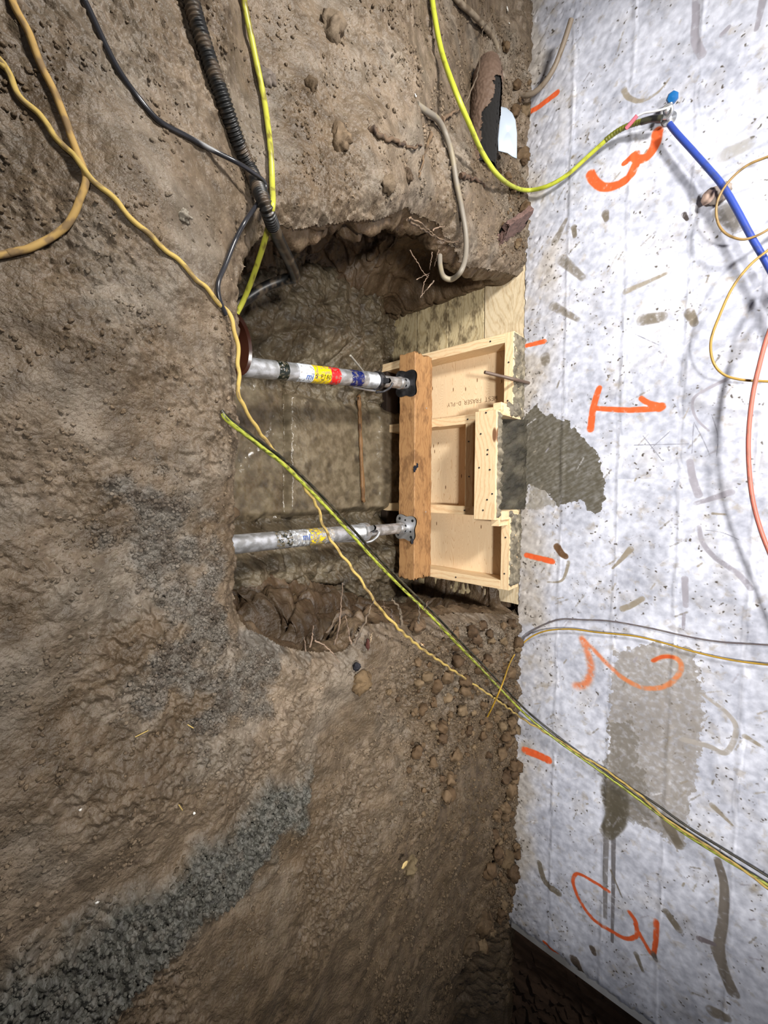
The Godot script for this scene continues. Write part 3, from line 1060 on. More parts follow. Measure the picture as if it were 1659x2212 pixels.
	streak([[1340, 1460], [1370, 1478], [1400, 1487], [1440, 1481], [1468, 1455], [1471, 1432], [1455, 1419], [1430, 1419], [1410, 1428]], 14, 13, pale, 0.5, 0.6)
	streak([[1455, 1419], [1430, 1419], [1410, 1428]], 9, 9, Color8(190, 85, 45), 0.8, 0.45)
	for q in [[[[1316, 1926], [1276, 1900], [1250, 1887], [1240, 1895], [1240, 1912], [1254, 1947], [1283, 1987], [1323, 2012], [1352, 2027], [1374, 2023], [1376, 2005], [1372, 1988], [1359, 1969]], 8, 10], [[[1372, 1998], [1392, 2035], [1410, 2062], [1416, 2040], [1418, 2012], [1418, 1990]], 8, 13]]:
		streak(q[0], q[1] * 1.5, q[2] * 1.5, orange, 0.12, 1.0)
		streak(q[0], q[1], q[2], Color8(202, 88, 48), 0.85, 0.4)
	streak([[1412, 2062], [1418, 2075]], 15, 10, Color8(90, 84, 80), 0.7, 0.4)

const SEAMS := [0.163, 0.362, 0.548, 0.735]

func build_wall() -> void:
	paint_face()
	var mesh: ArrayMesh = null
	var face_mats: Array[Material] = []
	for half in 2:
		var im := Image.create_from_data(face_w[half], face_h, false, Image.FORMAT_RGB8, face_rgb[half])
		face_rgb[half] = PackedByteArray()
		var m := StandardMaterial3D.new()
		m.albedo_texture = ImageTexture.create_from_image(im)
		m.roughness = 0.78
		m.metallic_specular = 0.3
		m.texture_repeat = false
		face_mats.append(m)
		var v := PackedVector3Array()
		var uv := PackedVector2Array()
		var ix := PackedInt32Array()
		var x0: float = WX[half]
		var x1: float = WX[half + 1]
		var nx := int((x1 - x0) / 0.007)
		var ny := int((WY1 - WY0) / 0.006)
		for i in nx + 1:
			for j in ny + 1:
				var x := lerpf(x0, x1, float(i) / nx)
				var y := lerpf(WY0, WY1, float(j) / ny)
				var z := n_mid.get_noise_2d(x * 0.8, y * 0.8) * 0.0022 + n_fine.get_noise_2d(x, y) * 0.0011
				var b := 0.0
				for k in 4:
					var e: float = y - SEAMS[k] - n_mid.get_noise_2d(x * 0.5, k * 7.0) * 0.004
					var lift := 0.4 + 0.6 * clampf(n_mid.get_noise_2d(x * 0.8 + k * 9.0, 3.0) * 2.0 + 0.5, 0, 1)
					b += exp(-e * e / 0.00003) * 0.0035 * lift - exp(-pow(e + 0.013, 2.0) / 0.00006) * 0.0014
				for jx in [-1.32, -0.42, 0.02, 0.49, 1.28]:
					var e2: float = x - jx + n_mid.get_noise_2d(y * 0.5, jx) * 0.004
					b += exp(-e2 * e2 / 0.00003) * 0.0014
				z += b
				z -= maxf(0.0, n_fine.get_noise_2d(x * 1.3 + 9, y * 1.3) - 0.30) * 0.016 * (0.4 + smoothstep(0.25, 0.0, y))
				if x > 1.93: z -= smoothstep(1.955 + n_fine.get_noise_2d(y, 4) * 0.02, 2.02, x + 0.12 * 0) * 0.02
				var yy := y
				if y < 0.06 and x > -0.95 and x < 0.62: yy = maxf(y, -0.004 + n_fine.get_noise_2d(x, 8) * 0.006)
				v.append(Vector3(x, yy, z))
				uv.append(Vector2((x - x0) / (x1 - x0), (WY1 - yy) / (WY1 - WY0)))
		var w := ny + 1
		for i in nx:
			for j in ny:
				var o := i * w + j
				ix.append_array([o, o + 1, o + w, o + 1, o + w + 1, o + w])
		var part := smoothed(v, uv, PackedColorArray(), ix)
		mesh = mesh_of(part.surface_get_arrays(0)[0], part.surface_get_arrays(0)[1], uv, PackedColorArray(), ix, mesh)
	# the body of the wall behind its face
	var box := BoxMesh.new()
	box.size = Vector3(WX[2] - WX[0] - 0.004, WY1 + 0.012, 0.29)
	var st := SurfaceTool.new()
	st.append_from(box, 0, Transform3D(Basis(), Vector3((WX[0] + WX[2]) / 2, WY1 / 2 - 0.004, -0.155)))
	var above := BoxMesh.new()
	above.size = Vector3(WX[2] - WX[0], 1.5, 0.30)
	st.append_from(above, 0, Transform3D(Basis(), Vector3((WX[0] + WX[2]) / 2, WY1 + 0.752, -0.150)))
	mesh = st.commit(mesh)
	var o := put("wall_back", mesh, null)
	o.set_surface_override_material(0, face_mats[0])
	o.set_surface_override_material(1, face_mats[1])
	o.set_surface_override_material(2, stuff(Color(0.66, 0.66, 0.67), 0.8, M.tone))
	tag(o, "whitewashed board-marked concrete wall with orange spray-painted figures", "wall", "", "structure")
	# beyond the corner the wall stands back, bare and brown
	var r := put("wall_return", board(Vector3(1.3, 1.5, 0.2), 0.01, 0.012, 0.022, 7), stuff(Color(0.36, 0.27, 0.20), 0.85, M.tone))
	r.position = Vector3(2.6, 0.25, -0.22)
	tag(r, "bare brown wall standing back beyond the painted corner", "wall", "", "structure")

# ---------------------------------------------------------------- formwork, beam, props
func nail(parent: Node, at: Vector3, r := 0.003) -> void:
	put("nail_head", nail_mesh, M.dark_steel, parent, at)

var nail_mesh: Mesh

func letters(text: String, size: float, mat: Material, parent: Node, xf: Transform3D, called := "lettering", mono := true) -> void:
	var f := SystemFont.new()
	f.font_names = PackedStringArray(["Droid Sans Mono" if mono else "Droid Sans"])
	var t := TextMesh.new()
	t.text = text
	t.font = f
	t.font_size = 32
	t.pixel_size = size / 24.0
	t.depth = 0.0004
	t.curve_step = 1.0
	var o := put(called, t, mat, parent)
	o.transform = xf

func build_form() -> void:
	var nm := CylinderMesh.new()
	nm.top_radius = 0.0035
	nm.bottom_radius = 0.0035
	nm.height = 0.002
	nm.radial_segments = 8
	nail_mesh = nm
	# planks that hold back the soil below the wall
	for k in 4:
		var y := -0.006 - 0.186 * k
		var len: float = [1.49, 1.47, 1.48, 1.47][k]
		var o := put("shoring_plank", board(Vector3(len, 0.182, 0.038), 0.002, 0.03, 0.001, 11 + k, 0.0, [1.0, 0.92, 0.95, 0.8][k]), M.new_board if k == 0 else M.old_board)
		o.position = Vector3(-0.2285 + [0.0, 0.012, -0.006, 0.004][k], y - 0.091, -0.021 - 0.002 * (k % 2))
		o.rotation.z = [0.0, 0.002, -0.002, 0.0][k]
		tag(o, ["pale clean shoring plank directly under the whitewashed wall", "mould-stained shoring plank, second below the wall foot", "dark stained shoring plank at the height of the timber beam", "lowest muddy shoring plank below the timber beam"][k], "plank", "shoring planks under the wall")
	var f := base("concrete_form", Vector3(-0.085, -0.70, 0.0), "pale plywood concrete form with pine framing and a pour box against the wall foot", "formwork")
	var top := 0.698
	# local: x from -0.518 (left) to 0.518, y from 0 up to 0.698, z out of the wall
	var ply := put("plywood_sheet", board(Vector3(1.036, 0.454, 0.018), 0.001, 0.05, 0.0006, 3), M.veneer, f, Vector3(0, 0.437, 0.012))
	put("lower_sheet", board(Vector3(1.036, 0.204, 0.018), 0.001, 0.05, 0.0006, 4), stuff(Color(0.13, 0.09, 0.06), 0.7), f, Vector3(0, 0.107, 0.011)).set_meta("label", "plywood below the beam, coloured dark for the shade there")  # near-black plywood: the shade under the beam is put into its colour
	var dz := 0.021 + 0.0445
	for s in [-1, 1]:
		put("side_stud", board(Vector3(0.038, 0.66, 0.089), 0.002, 0.03, 0.0006, 5 + s, 0.0, 1.02), M.pine, f, Vector3(s * 0.499, 0.332, dz))
	for q in [[-0.195, 0.545], [0.197, 0.545]]:
		put("stud", board(Vector3(0.038, q[1], 0.089), 0.002, 0.03, 0.0006, int(50 + q[0] * 40), 0.0, 1.03), M.pine, f, Vector3(q[0], q[1] / 2, dz))
	put("header", board(Vector3(0.354, 0.038, 0.089), 0.002, 0.03, 0.0006, 9, 0.0, 1.0), M.pine, f, Vector3(0.001, 0.508, dz))
	put("ledger", board(Vector3(0.354, 0.03, 0.05), 0.002, 0.03, 0.0006, 19, 0.0, 0.8), M.pine, f, Vector3(0.001, 0.543, dz - 0.02))
	put("bottom_plate", board(Vector3(0.96, 0.038, 0.089), 0.002, 0.03, 0.0006, 10), stuff(Color(0.16, 0.11, 0.075), 0.7), f, Vector3(0, 0.02, dz))  # darkened along with the lower sheet for the same shade
	var tpl := put("top_plate", board(Vector3(0.335, 0.038, 0.089), 0.002, 0.02, 0.0008, 14, 0.0, 1.06), M.pine, f, Vector3(-0.3505, 0.681, dz))
	var tpr := put("top_plate", board(Vector3(0.312, 0.038, 0.089), 0.002, 0.02, 0.0008, 15, 0.0, 1.06), M.pine, f, Vector3(0.362, 0.681, dz))
	# mortar smeared along the top of the plates
	for q in [[-0.3505, 0.33], [0.355, 0.30]]:
		put("mortar_smear", smear(q[1], 0.108, 0.014, int(q[1] * 100)), M.mortar, f, Vector3(q[0], 0.7035, 0.055))
	# the pour box: a wide front board on two cheeks, open at the top
	var bz := 0.200
	put("box_front", board(Vector3(0.424, 0.092, 0.032), 0.002, 0.03, 0.0008, 16, 0.0, 1.06), M.pine, f, Vector3(0.011, 0.640, bz))
	for s in [-1, 1]:
		put("box_cheek", board(Vector3(0.036, 0.11, 0.16), 0.002, 0.03, 0.0008, 17 + s, 0.0, 1.0), M.pine, f, Vector3(s * 0.200 + (0.0 if s < 0 else 0.006), 0.645, 0.104))
		put("box_cleat", board(Vector3(0.030, 0.036, 0.082), 0.002, 0.02, 0.0008, 27 + s, 0.0, 1.04), M.pine, f, Vector3(s * 0.226 + 0.008, 0.672, 0.145))
	put("box_bottom", board(Vector3(0.40, 0.018, 0.09), 0.001, 0.04, 0.0005, 29, 0.0, 0.9), M.veneer, f, Vector3(0.002, 0.594, 0.14))
	put("mortar_crust", smear(0.41, 0.028, 0.018, 77), M.mortar, f, Vector3(0.011, 0.690, bz - 0.008))
	for q in [[-0.21, 0.695, 0.12, 0.026], [-0.225, 0.70, 0.085, 0.022], [0.225, 0.70, 0.08, 0.02], [0.205, 0.698, 0.11, 0.017]]:
		var b := put("mortar_blob", lump(int(q[3] * 1000), 0.5), M.blob, f, Vector3(q[0], q[1], q[2]))
		b.scale = Vector3(1.1, 0.8, 1.1) * q[3]
	rng.seed = 8
	for i in 9:
		var nh := put("nail_head", nail_mesh, M.dark_steel, f, Vector3(rng.randf_range(-0.21, 0.21), rng.randf_range(0.61, 0.675), bz + 0.017))
		nh.rotation.x = PI / 2
	for q in [[-0.4, 0.681], [-0.25, 0.68], [0.3, 0.682], [0.45, 0.68], [-0.195, 0.5], [0.197, 0.49], [0.05, 0.51], [-0.1, 0.506], [0.499, 0.45], [-0.499, 0.6]]:
		var nh := put("nail_head", nail_mesh, M.dark_steel, f, Vector3(q[0], q[1], 0.111))
		nh.rotation.x = PI / 2
	# the stamp on the plywood reads downwards, its letters' feet turned to the left
	var xf := Transform3D(Basis(Vector3(0, -1, 0), Vector3(1, 0, 0), Vector3(0, 0, 1)), Vector3(-0.288, 0.465, 0.0213))
	letters("WEST FRASER D-PLY", 0.0185, stuff(Color(0.46, 0.36, 0.25), 0.8), f, xf)
	# fresh mortar filling the box up to the wall
	var v := PackedVector3Array()
	var c := PackedColorArray()
	var ix := PackedInt32Array()
	var nx := 90
	var nz := 50
	for i in nx + 1:
		for j in nz + 1:
			var x := lerpf(-0.182, 0.188, float(i) / nx)
			var t := float(j) / nz
			var z := lerpf(0.186, 0.003, t)
			var y := -0.05 + 0.062 * smoothstep(0.3, 1.0, t) - 0.004 * sin(t * 5)
			y += n_fine.get_noise_2d(x * 0.8, z * 0.8) * 0.007 + n_fine.get_noise_2d(x * 2.5, z * 2.5) * 0.003
			v.append(Vector3(x, y, z))
			var k := 0.85 + n_mid.get_noise_2d(x * 2, z * 2) * 0.4
			c.append(lin(0.315 * k, 0.295 * k, 0.25 * k))
	for i in nx:
		for j in nz:
			var o := i * (nz + 1) + j
			ix.append_array([o, o + 1, o + nz + 1, o + 1, o + nz + 2, o + nz + 1])
	# skirt down to the bottom of the box
	var n0 := v.size()
	for e in [[-0.182, 0.186], [0.188, 0.186], [0.188, 0.003], [-0.182, 0.003]]:
		v.append(Vector3(e[0], -0.10, e[1]))
		c.append(lin(0.28, 0.27, 0.24))
	ix.append_array([n0, n0 + 1, n0 + 2, n0, n0 + 2, n0 + 3])
	var mo := put("wet_mortar", smoothed(v, PackedVector2Array(), c, ix), M.mortar, self, Vector3(-0.085, 0.002, 0))
	tag(mo, "dark grey wet mortar filling the open pour box below the wall stain", "mortar")

func smear(len: float, wide: float, thick: float, sd: int) -> ArrayMesh:
	# a rough crust of mortar lying along x
	var v := PackedVector3Array()
	var c := PackedColorArray()
	var ix := PackedInt32Array()
	var nx := int(len / 0.005)
	var nz := maxi(5, int(wide / 0.005))
	for i in nx + 1:
		for j in nz + 1:
			var a := float(i) / nx
			var b := float(j) / nz
			var x := (a - 0.5) * len
			var z := (b - 0.5) * wide
			var e := n_fine.get_noise_2d(x + sd, z) * 0.006
			var k := smoothstep(0.0, 0.14, b + e * 8) * smoothstep(1.0, 0.86, b - e * 8) * smoothstep(0.0, 0.03, a) * smoothstep(1.0, 0.97, a)
			var y := -0.005 + thick * k * (0.55 + 0.9 * n_fine.get_noise_2d(x * 0.9 + sd, z * 0.9)) + e * 0.6
			v.append(Vector3(x, y, z + e))
			var t := 0.9 + n_mid.get_noise_2d(x * 3 + sd, z * 3) * 0.4
			c.append(lin(0.58 * t, 0.545 * t, 0.475 * t))
	for i in nx:
		for j in nz:
			var o := i * (nz + 1) + j
			ix.append_array([o, o + nz + 1, o + 1, o + 1, o + nz + 1, o + nz + 2])
	return smoothed(v, PackedVector2Array(), c, ix)

func build_beam() -> void:
	var b := base("timber_beam", Vector3(-0.073, -0.474, 0.1765), "orange-brown timber beam laid across the form, its right end splintered", "beam")
	put("timber", board(Vector3(1.008, 0.089, 0.130), 0.004, 0.012, 0.0022, 31, 0.012, 1.0), M.fir, b, Vector3(0, 0.0445, 0))
	for q in [[0.035, 0.012, 0.016], [0.02, -0.004, 0.012], [0.352, 0.030, 0.014]]:
		var p := put("paint_mark", lump(int(q[0] * 1000), 0.6, 0.12), stuff(Color(0.07, 0.11, 0.17), 0.6), b, Vector3(q[0] - 0.03, 0.0895, q[1] + 0.05))
		p.scale = Vector3(q[2], 0.006, q[2] * 0.8)
	for q in [[0.197, -0.02], [-0.27, -0.02]]:
		put("screw_head", nail_mesh, M.steel, b, Vector3(q[0], 0.0895, q[1]))

func clover(r: float, lobe: float) -> PackedVector2Array:
	var out := PackedVector2Array()
	for i in 64:
		var a := TAU * i / 64
		var d := r * (1.0 + lobe * cos(4 * a + PI))
		out.append(Vector2(cos(a), sin(a)) * d)
	return out

func make_prop(a: Vector3, b: Vector3, label: String, worn: bool, collar_turn: float, marks: Array) -> void:
	# an adjustable steel prop lying from a in the near side of the pit to b on the beam
	var len := a.distance_to(b)
	var p := base("steel_prop", a, label, "prop", "steel props bracing the beam")
	var x := (b - a).normalized()
	var z := x.cross(Vector3.UP).normalized()
	p.basis = Basis(x, z.cross(x), z)
	var lc: float = marks[0]
	put("outer_tube", turned([Vector2(0, 0.0), Vector2(0, 0.0295), Vector2(lc, 0.0295), Vector2(lc, 0.024)], 28), M.steel, p)
	# the screw thread near the collar
	var thread: Array = []
	for i in 14:
		thread.append(Vector2(lc - 0.075 + i * 0.0045, 0.0297))
		thread.append(Vector2(lc - 0.073 + i * 0.0045, 0.0315))
	put("thread", turned(thread, 24), M.steel, p)
	var it := put("inner_tube", turned([Vector2(lc - 0.02, 0.0235), Vector2(len - 0.055, 0.0235), Vector2(len - 0.055, 0.0265), Vector2(len - 0.046, 0.0265), Vector2(len - 0.046, 0.0235), Vector2(len, 0.0235)], 24), M.steel, p)
	put("slot", board(Vector3(0.05, 0.003, 0.010), 0.001, 0.03, 0.0, 3), M.dark_steel, it, Vector3(lc + 0.035, 0.0225, 0))
	for s in [0.6, -0.5]:
		var h := put("pin_hole", turned([Vector2(0.0, 0.0), Vector2(0.0, 0.0055), Vector2(-0.003, 0.0055)], 14), stuff(Color(0.02, 0.02, 0.02), 0.9), it)
		h.transform = Transform3D(Basis(Vector3(1, 0, 0), s), Vector3.ZERO) * Transform3D(Basis(Vector3(0, 0, 1), PI / 2), Vector3(len - 0.03, 0.0238, 0))
	# collar with its two ears and the bent pin
	var col := put("collar", turned([Vector2(lc - 0.012, 0.028), Vector2(lc - 0.010, 0.036), Vector2(lc + 0.014, 0.036), Vector2(lc + 0.016, 0.024)], 24), M.dark_steel if not worn else M.steel, p)
	for s in [0.0, PI]:
		var ear := put("ear", plate(PackedVector2Array([Vector2(0.030, -0.012), Vector2(0.062, -0.009), Vector2(0.067, 0.0), Vector2(0.062, 0.009), Vector2(0.030, 0.012)]), 0.010), M.dark_steel if not worn else M.steel, col)
		ear.transform = Transform3D(Basis(Vector3(1, 0, 0), collar_turn + s), Vector3(lc + 0.002, 0, 0))
	var bent: Array[Vector3] = [Vector3(-0.02, 0.0, 0.046), Vector3(0.0, 0.0, 0.044), Vector3(0.02, 0.01, 0.040), Vector3(0.035, 0.028, 0.026), Vector3(0.045, 0.034, 0.008)]
	var pin := put("pin", tube(curve(bent, 6), 0.005, 10, func(_t, _m, _a): return Color(1, 1, 1)), M.dark_steel if not worn else M.steel, p)
	pin.position = Vector3(lc + 0.012, 0, 0)
	pin.rotation.x = collar_turn * 0.5
	var lever: Array[Vector3] = [Vector3(-0.11, -0.016, 0.030), Vector3(-0.04, -0.018, 0.035), Vector3(0.01, -0.014, 0.038)]
	put("lever", tube(curve(lever, 6), 0.0045, 8, func(_t, _m, _a): return Color(1, 1, 1)), M.steel, p, Vector3(lc - 0.01, 0, 0))
	var e := put("end_plate", plate(clover(0.060, 0.16), 0.007), M.dark_steel if not worn else M.steel, p, Vector3(len - 0.0035, 0, 0))
	e.rotation.x = 0.1
	for i in 4:
		var an := PI / 4 + i * PI / 2
		var h := put("bolt_hole", turned([Vector2(0, 0), Vector2(0, 0.0065), Vector2(0.003, 0.0065)], 12), stuff(Color(0.02, 0.02, 0.02), 0.9), e)
		h.position = Vector3(-0.0042, cos(an) * 0.052, sin(an) * 0.052)
	for i in 3:
		var an := 0.4 + i * 2.1
		var h := put("bolt_hole", turned([Vector2(0, 0), Vector2(0, 0.0045), Vector2(0.003, 0.0045)], 12), stuff(Color(0.02, 0.02, 0.02), 0.9), e)
		h.position = Vector3(-0.0042, cos(an) * 0.034, sin(an) * 0.034)
	# printed stickers wrapped round the outer tube
	var bands := [[marks[1], marks[2], Color(0.10, 0.13, 0.09), "dark sticker"], [marks[3], marks[4], Color(0.84, 0.87, 0.90), "white and blue sticker"], [marks[4], marks[5], Color(0.93, 0.80, 0.05), "yellow sticker"], [marks[5], marks[6], Color(0.86, 0.84, 0.82) if worn else Color(0.82, 0.13, 0.15), "red and white sticker"]]
	if not worn: bands.append([marks[7], marks[8], Color(0.05, 0.12, 0.36), "dark blue sticker"])
	for q in bands:
		var st := put("sticker", worn_band(q[0], q[1], 0.0300, q[2], 0.42 if worn else 0.07, int(q[0] * 1000)), M.gloss, p)
		st.set_meta("label", q[3])
	# the tube's sight-line side faces up and out of the pit
	var tilt := -0.15 if worn else 0.55
	var face := func(px: float, r: float) -> Transform3D:
		return Transform3D(Basis(Vector3(1, 0, 0), tilt), Vector3.ZERO) * Transform3D(Basis(Vector3(1, 0, 0), Vector3(0, 0, -1), Vector3(0, 1, 0)), Vector3(px, r, 0))
	var ink := stuff(Color(0.08, 0.08, 0.07), 0.5)
	if not worn:
		letters("S P180", 0.0150, ink, p, face.call((marks[4] + marks[5]) / 2.0, 0.0312) * Transform3D(Basis(), Vector3(0, 0.005, 0)))
		letters("180", 0.006, ink, p, face.call((marks[4] + marks[5]) / 2.0, 0.0312) * Transform3D(Basis(), Vector3(0, -0.007, -0.0006)))
	letters("mi", 0.020, stuff(Color(0.08, 0.28, 0.62), 0.5), p, face.call(marks[4] - 0.02, 0.0318), "lettering", false)

func worn_band(x0: float, x1: float, r: float, col: Color, wear: float, sd: int) -> ArrayMesh:
	var v := PackedVector3Array()
	var n := PackedVector3Array()
	var c := PackedColorArray()
	var ix := PackedInt32Array()
	var k := maxi(6, int((x1 - x0) / 0.0025))
	var sides := 64
	for i in k + 1:
		for j in sides + 1:
			var a := TAU * j / sides
			var o := Vector3(0, cos(a), sin(a))
			var x := lerpf(x0, x1, float(i) / k)
			v.append(Vector3(x, 0, 0) + o * r)
			n.append(o)
			var f := n_fine.get_noise_3d(x * 1.4 + sd, o.y * 0.06, o.z * 0.06)
			c.append(col.srgb_to_linear().lerp(lin(0.5, 0.46, 0.4), clampf((f + wear - 0.2) * 5.0, 0, 0.75)))
	for i in k:
		for j in sides:
			var o := i * (sides + 1) + j
			var q := v[o]
			var f := n_fine.get_noise_3d(q.x * 1.8 + sd + 5, q.y * 2.2, q.z * 2.2)
			if f + wear > 0.46: continue
			ix.append_array([o, o + sides + 1, o + 1, o + 1, o + sides + 1, o + sides + 2])
	return mesh_of(v, n, PackedVector2Array(), c, ix)

# ---------------------------------------------------------------- cables, hoses, pipes
func sheath(col: Color, mud: Color, amount: float, sd: int, freq := 30.0) -> Callable:
	var a := col.srgb_to_linear()
	var b := mud.srgb_to_linear()
	var n := noise(freq, sd, 3)
	return func(_t: float, m: float, an: float) -> Color:
		var f := n.get_noise_3d(m, cos(an * TAU) * 0.012, sin(an * TAU) * 0.012)
		return a.lerp(b, clampf((f + amount - 0.3) * 4.0, 0, 0.9))

func wavy(line: Array[Vector3], amp: float, pitch: float, sd: int) -> Array[Vector3]:
	var out: Array[Vector3] = []
	var run := 0.0
	var n := noise(1.0 / pitch, sd, 2)
	for i in line.size():
		if i > 0: run += line[i].distance_to(line[i - 1])
		var t := (line[mini(i + 1, line.size() - 1)] - line[maxi(i - 1, 0)]).normalized()
		var s := t.cross(Vector3.UP).normalized()
		out.append(line[i] + s * amp * (sin(run * TAU / pitch) * 0.7 + n.get_noise_1d(run) * 1.2) + Vector3(0, amp * 0.3 * cos(run * TAU / pitch), 0))
	return out

# A cable does not stop at the edge of the photograph: its ends that lie outside run on along the wall or the dirt.
func carried_on(ctrl: Array[Vector3], pts: Array) -> Array[Vector3]:
	for e in 2:
		var q: Array = pts[0] if e == 0 else pts[-1]
		if q[0] >= 0 and q[0] <= 1659 and q[1] >= 0 and q[1] <= 2212: continue
		var a := ctrl[0] if e == 0 else ctrl[-1]
		var b := ctrl[1] if e == 0 else ctrl[-2]
		var d := (a - b).normalized()
		if q[2] == "g": d = Vector3(d.x, 0, d.z).normalized()
		for i in 4:
			var p := a + d * 0.17 * (i + 1)
			if q[2] == "g": p.y = ground(p.x, p.z) + 0.012
			elif p.y > 1.9: break
			if e == 0: ctrl.push_front(p)
			else: ctrl.push_back(p)
	return ctrl

func run_cable(called: String, pts: Array, r: float, mat: Material, shade: Callable, label: String, cat: String, wave := 0.0, pitch := 0.1, per := 16) -> MeshInstance3D:
	var line := curve(carried_on(spots(pts), pts), per)
	if wave > 0.0: line = wavy(line, wave, pitch, int(r * 9000))
	var o := put(called, tube(line, r, 12, shade), mat)
	tag(o, label, cat)
	return o

func build_cables() -> void:
	var mud := Color(0.42, 0.34, 0.25)
	# black corrugated hose; its last stretch is a smooth sleeve bent back under the edge
	var hose := base("drain_hose", Vector3.ZERO, "thick black corrugated hose lying over the dirt and bending down into the pit", "hose")
	var ctrl := spots([[398, -60, "g", 0.02], [418, 20, "g", 0.018], [448, 118, "g", 0.018], [482, 215, "g", 0.018], [512, 300, "g", 0.018], [545, 375, "g", 0.018], [572, 440, "y", 0.012], [590, 490, "y", -0.02]])
	ctrl = carried_on(ctrl, [[398, -60, "g", 0.02], [590, 490, "y", 0]])
	var line := curve(ctrl, 130)
	put("corrugated_length", tube(line, 0.0132, 16, sheath(Color(0.085, 0.085, 0.095), Color(0.30, 0.26, 0.21), 0.26, 3, 22.0), func(m: float, _t: float): return 1.0 + 0.09 * sin(m * TAU / 0.0062)), M.cable, hose)
	var ctrl2: Array[Vector3] = spots([[590, 490, "y", -0.02], [604, 522, "y", -0.06], [622, 558, "y", -0.11], [634, 585, "y", -0.15], [636, 600, "y", -0.18], [615, 604, "y", -0.21], [570, 622, "y", -0.25], [520, 655, "y", -0.29], [470, 690, "y", -0.32]])
	put("smooth_sleeve", tube(curve(ctrl2, 14), 0.0130, 16, sheath(Color(0.07, 0.072, 0.08), Color(0.30, 0.26, 0.21), 0.2, 4)), M.cable, hose)
	run_cable("yellow_cable", [[514, -60, "g", 0.012], [530, 20, "g", 0.01], [553, 130, "g", 0.01], [572, 225, "g", 0.01], [584, 320, "g", 0.012], [588, 400, "g", 0.02], [588, 445, "y", 0.02], [577, 500, "y", -0.05], [556, 570, "y", -0.12], [530, 640, "y", -0.19], [505, 690, "y", -0.23], [480, 740, "y", -0.27]], 0.0060, M.cable, sheath(Color(0.67, 0.67, 0.25), Color(0.42, 0.37, 0.17), 0.22, 5), "bright yellow cable beside the black corrugated hose, dropping into the pit", "cable")
	run_cable("thin_wire", [[162, -40, "g", 0.005], [190, 15, "g", 0.005], [232, 105, "g", 0.005], [262, 160, "g", 0.005], [300, 212, "g", 0.005], [345, 262, "g", 0.005], [405, 295, "g", 0.005], [460, 325, "g", 0.01], [510, 350, "g", 0.03], [545, 372, "g", 0.042], [570, 392, "g", 0.046], [572, 412, "g", 0.04], [555, 442, "g", 0.03], [530, 478, "y", 0.012], [508, 520, "y", 0.0], [488, 570, "g", 0.006], [472, 610, "g", 0.006], [474, 645, "g", 0.006], [488, 680, "g", 0.004]], 0.0040, M.gloss, sheath(Color(0.16, 0.16, 0.18), Color(0.60, 0.60, 0.60), 0.16, 6, 5.0), "thin grey-black wire crossing over the corrugated hose", "wire")
	run_cable("tan_cord", [[12, -40, "g", 0.007], [30, 15, "g", 0.007], [66, 75, "g", 0.007], [92, 145, "g", 0.007], [120, 205, "g", 0.007], [150, 280, "g", 0.007], [168, 335, "g", 0.009], [184, 385, "g", 0.007], [170, 440, "g", 0.007], [150, 475, "g", 0.007], [112, 512, "g", 0.007], [70, 535, "g", 0.007], [25, 543, "g", 0.007], [-25, 553, "g", 0.007]], 0.0046, M.matte, sheath(Color(0.65, 0.53, 0.31), Color(0.46, 0.37, 0.26), 0.34, 7), "thick tan cord curving back on itself on the dirt", "cord", 0.0012, 0.09)
	run_cable("long_tan_cord", [[-20, 105, "g", 0.006], [5, 140, "g", 0.006], [45, 205, "g", 0.006], [95, 262, "g", 0.006], [135, 312, "g", 0.008], [168, 350, "g", 0.017], [205, 390, "g", 0.007], [255, 440, "g", 0.006], [320, 505, "g", 0.006], [370, 550, "g", 0.006], [420, 598, "g", 0.006], [460, 640, "g", 0.006], [488, 668, "g", 0.006], [503, 700, "y", 0.0], [513, 760, "y", -0.01], [515, 830, "y", -0.015], [527, 880, "y", -0.03], [560, 932, "y", -0.06], [600, 985, "y", -0.09], [640, 1030, "y", -0.11], [672, 1072, "y", -0.13], [690, 1108, "y", -0.145], [702, 1145, "y", -0.14], [735, 1195, "y", -0.11], [770, 1240, "y", -0.08], [812, 1302, "y", -0.04], [848, 1345, "g", 0.035], [895, 1388, "g", 0.03], [945, 1425, "g", 0.03], [1000, 1462, "g", 0.03], [1060, 1503, "g", 0.034], [1105, 1535, "g", 0.04], [1140, 1560, "w", 0.045], [1180, 1583, "w", 0.03], [1225, 1610, "w", 0.03], [1262, 1636, "w", 0.03], [1300, 1658, "w", 0.03], [1345, 1690, "w", 0.03], [1385, 1720, "w", 0.03], [1428, 1760, "w", 0.03], [1470, 1790, "w", 0.035], [1530, 1828, "w", 0.04], [1590, 1868, "w", 0.045], [1640, 1905, "w", 0.05], [1700, 1950, "w", 0.05]], 0.0039, M.matte, sheath(Color(0.70, 0.60, 0.33), Color(0.48, 0.40, 0.27), 0.28, 8), "long tan-yellow cord from the dirt across the pit and up the wall", "cord", 0.0022, 0.055)
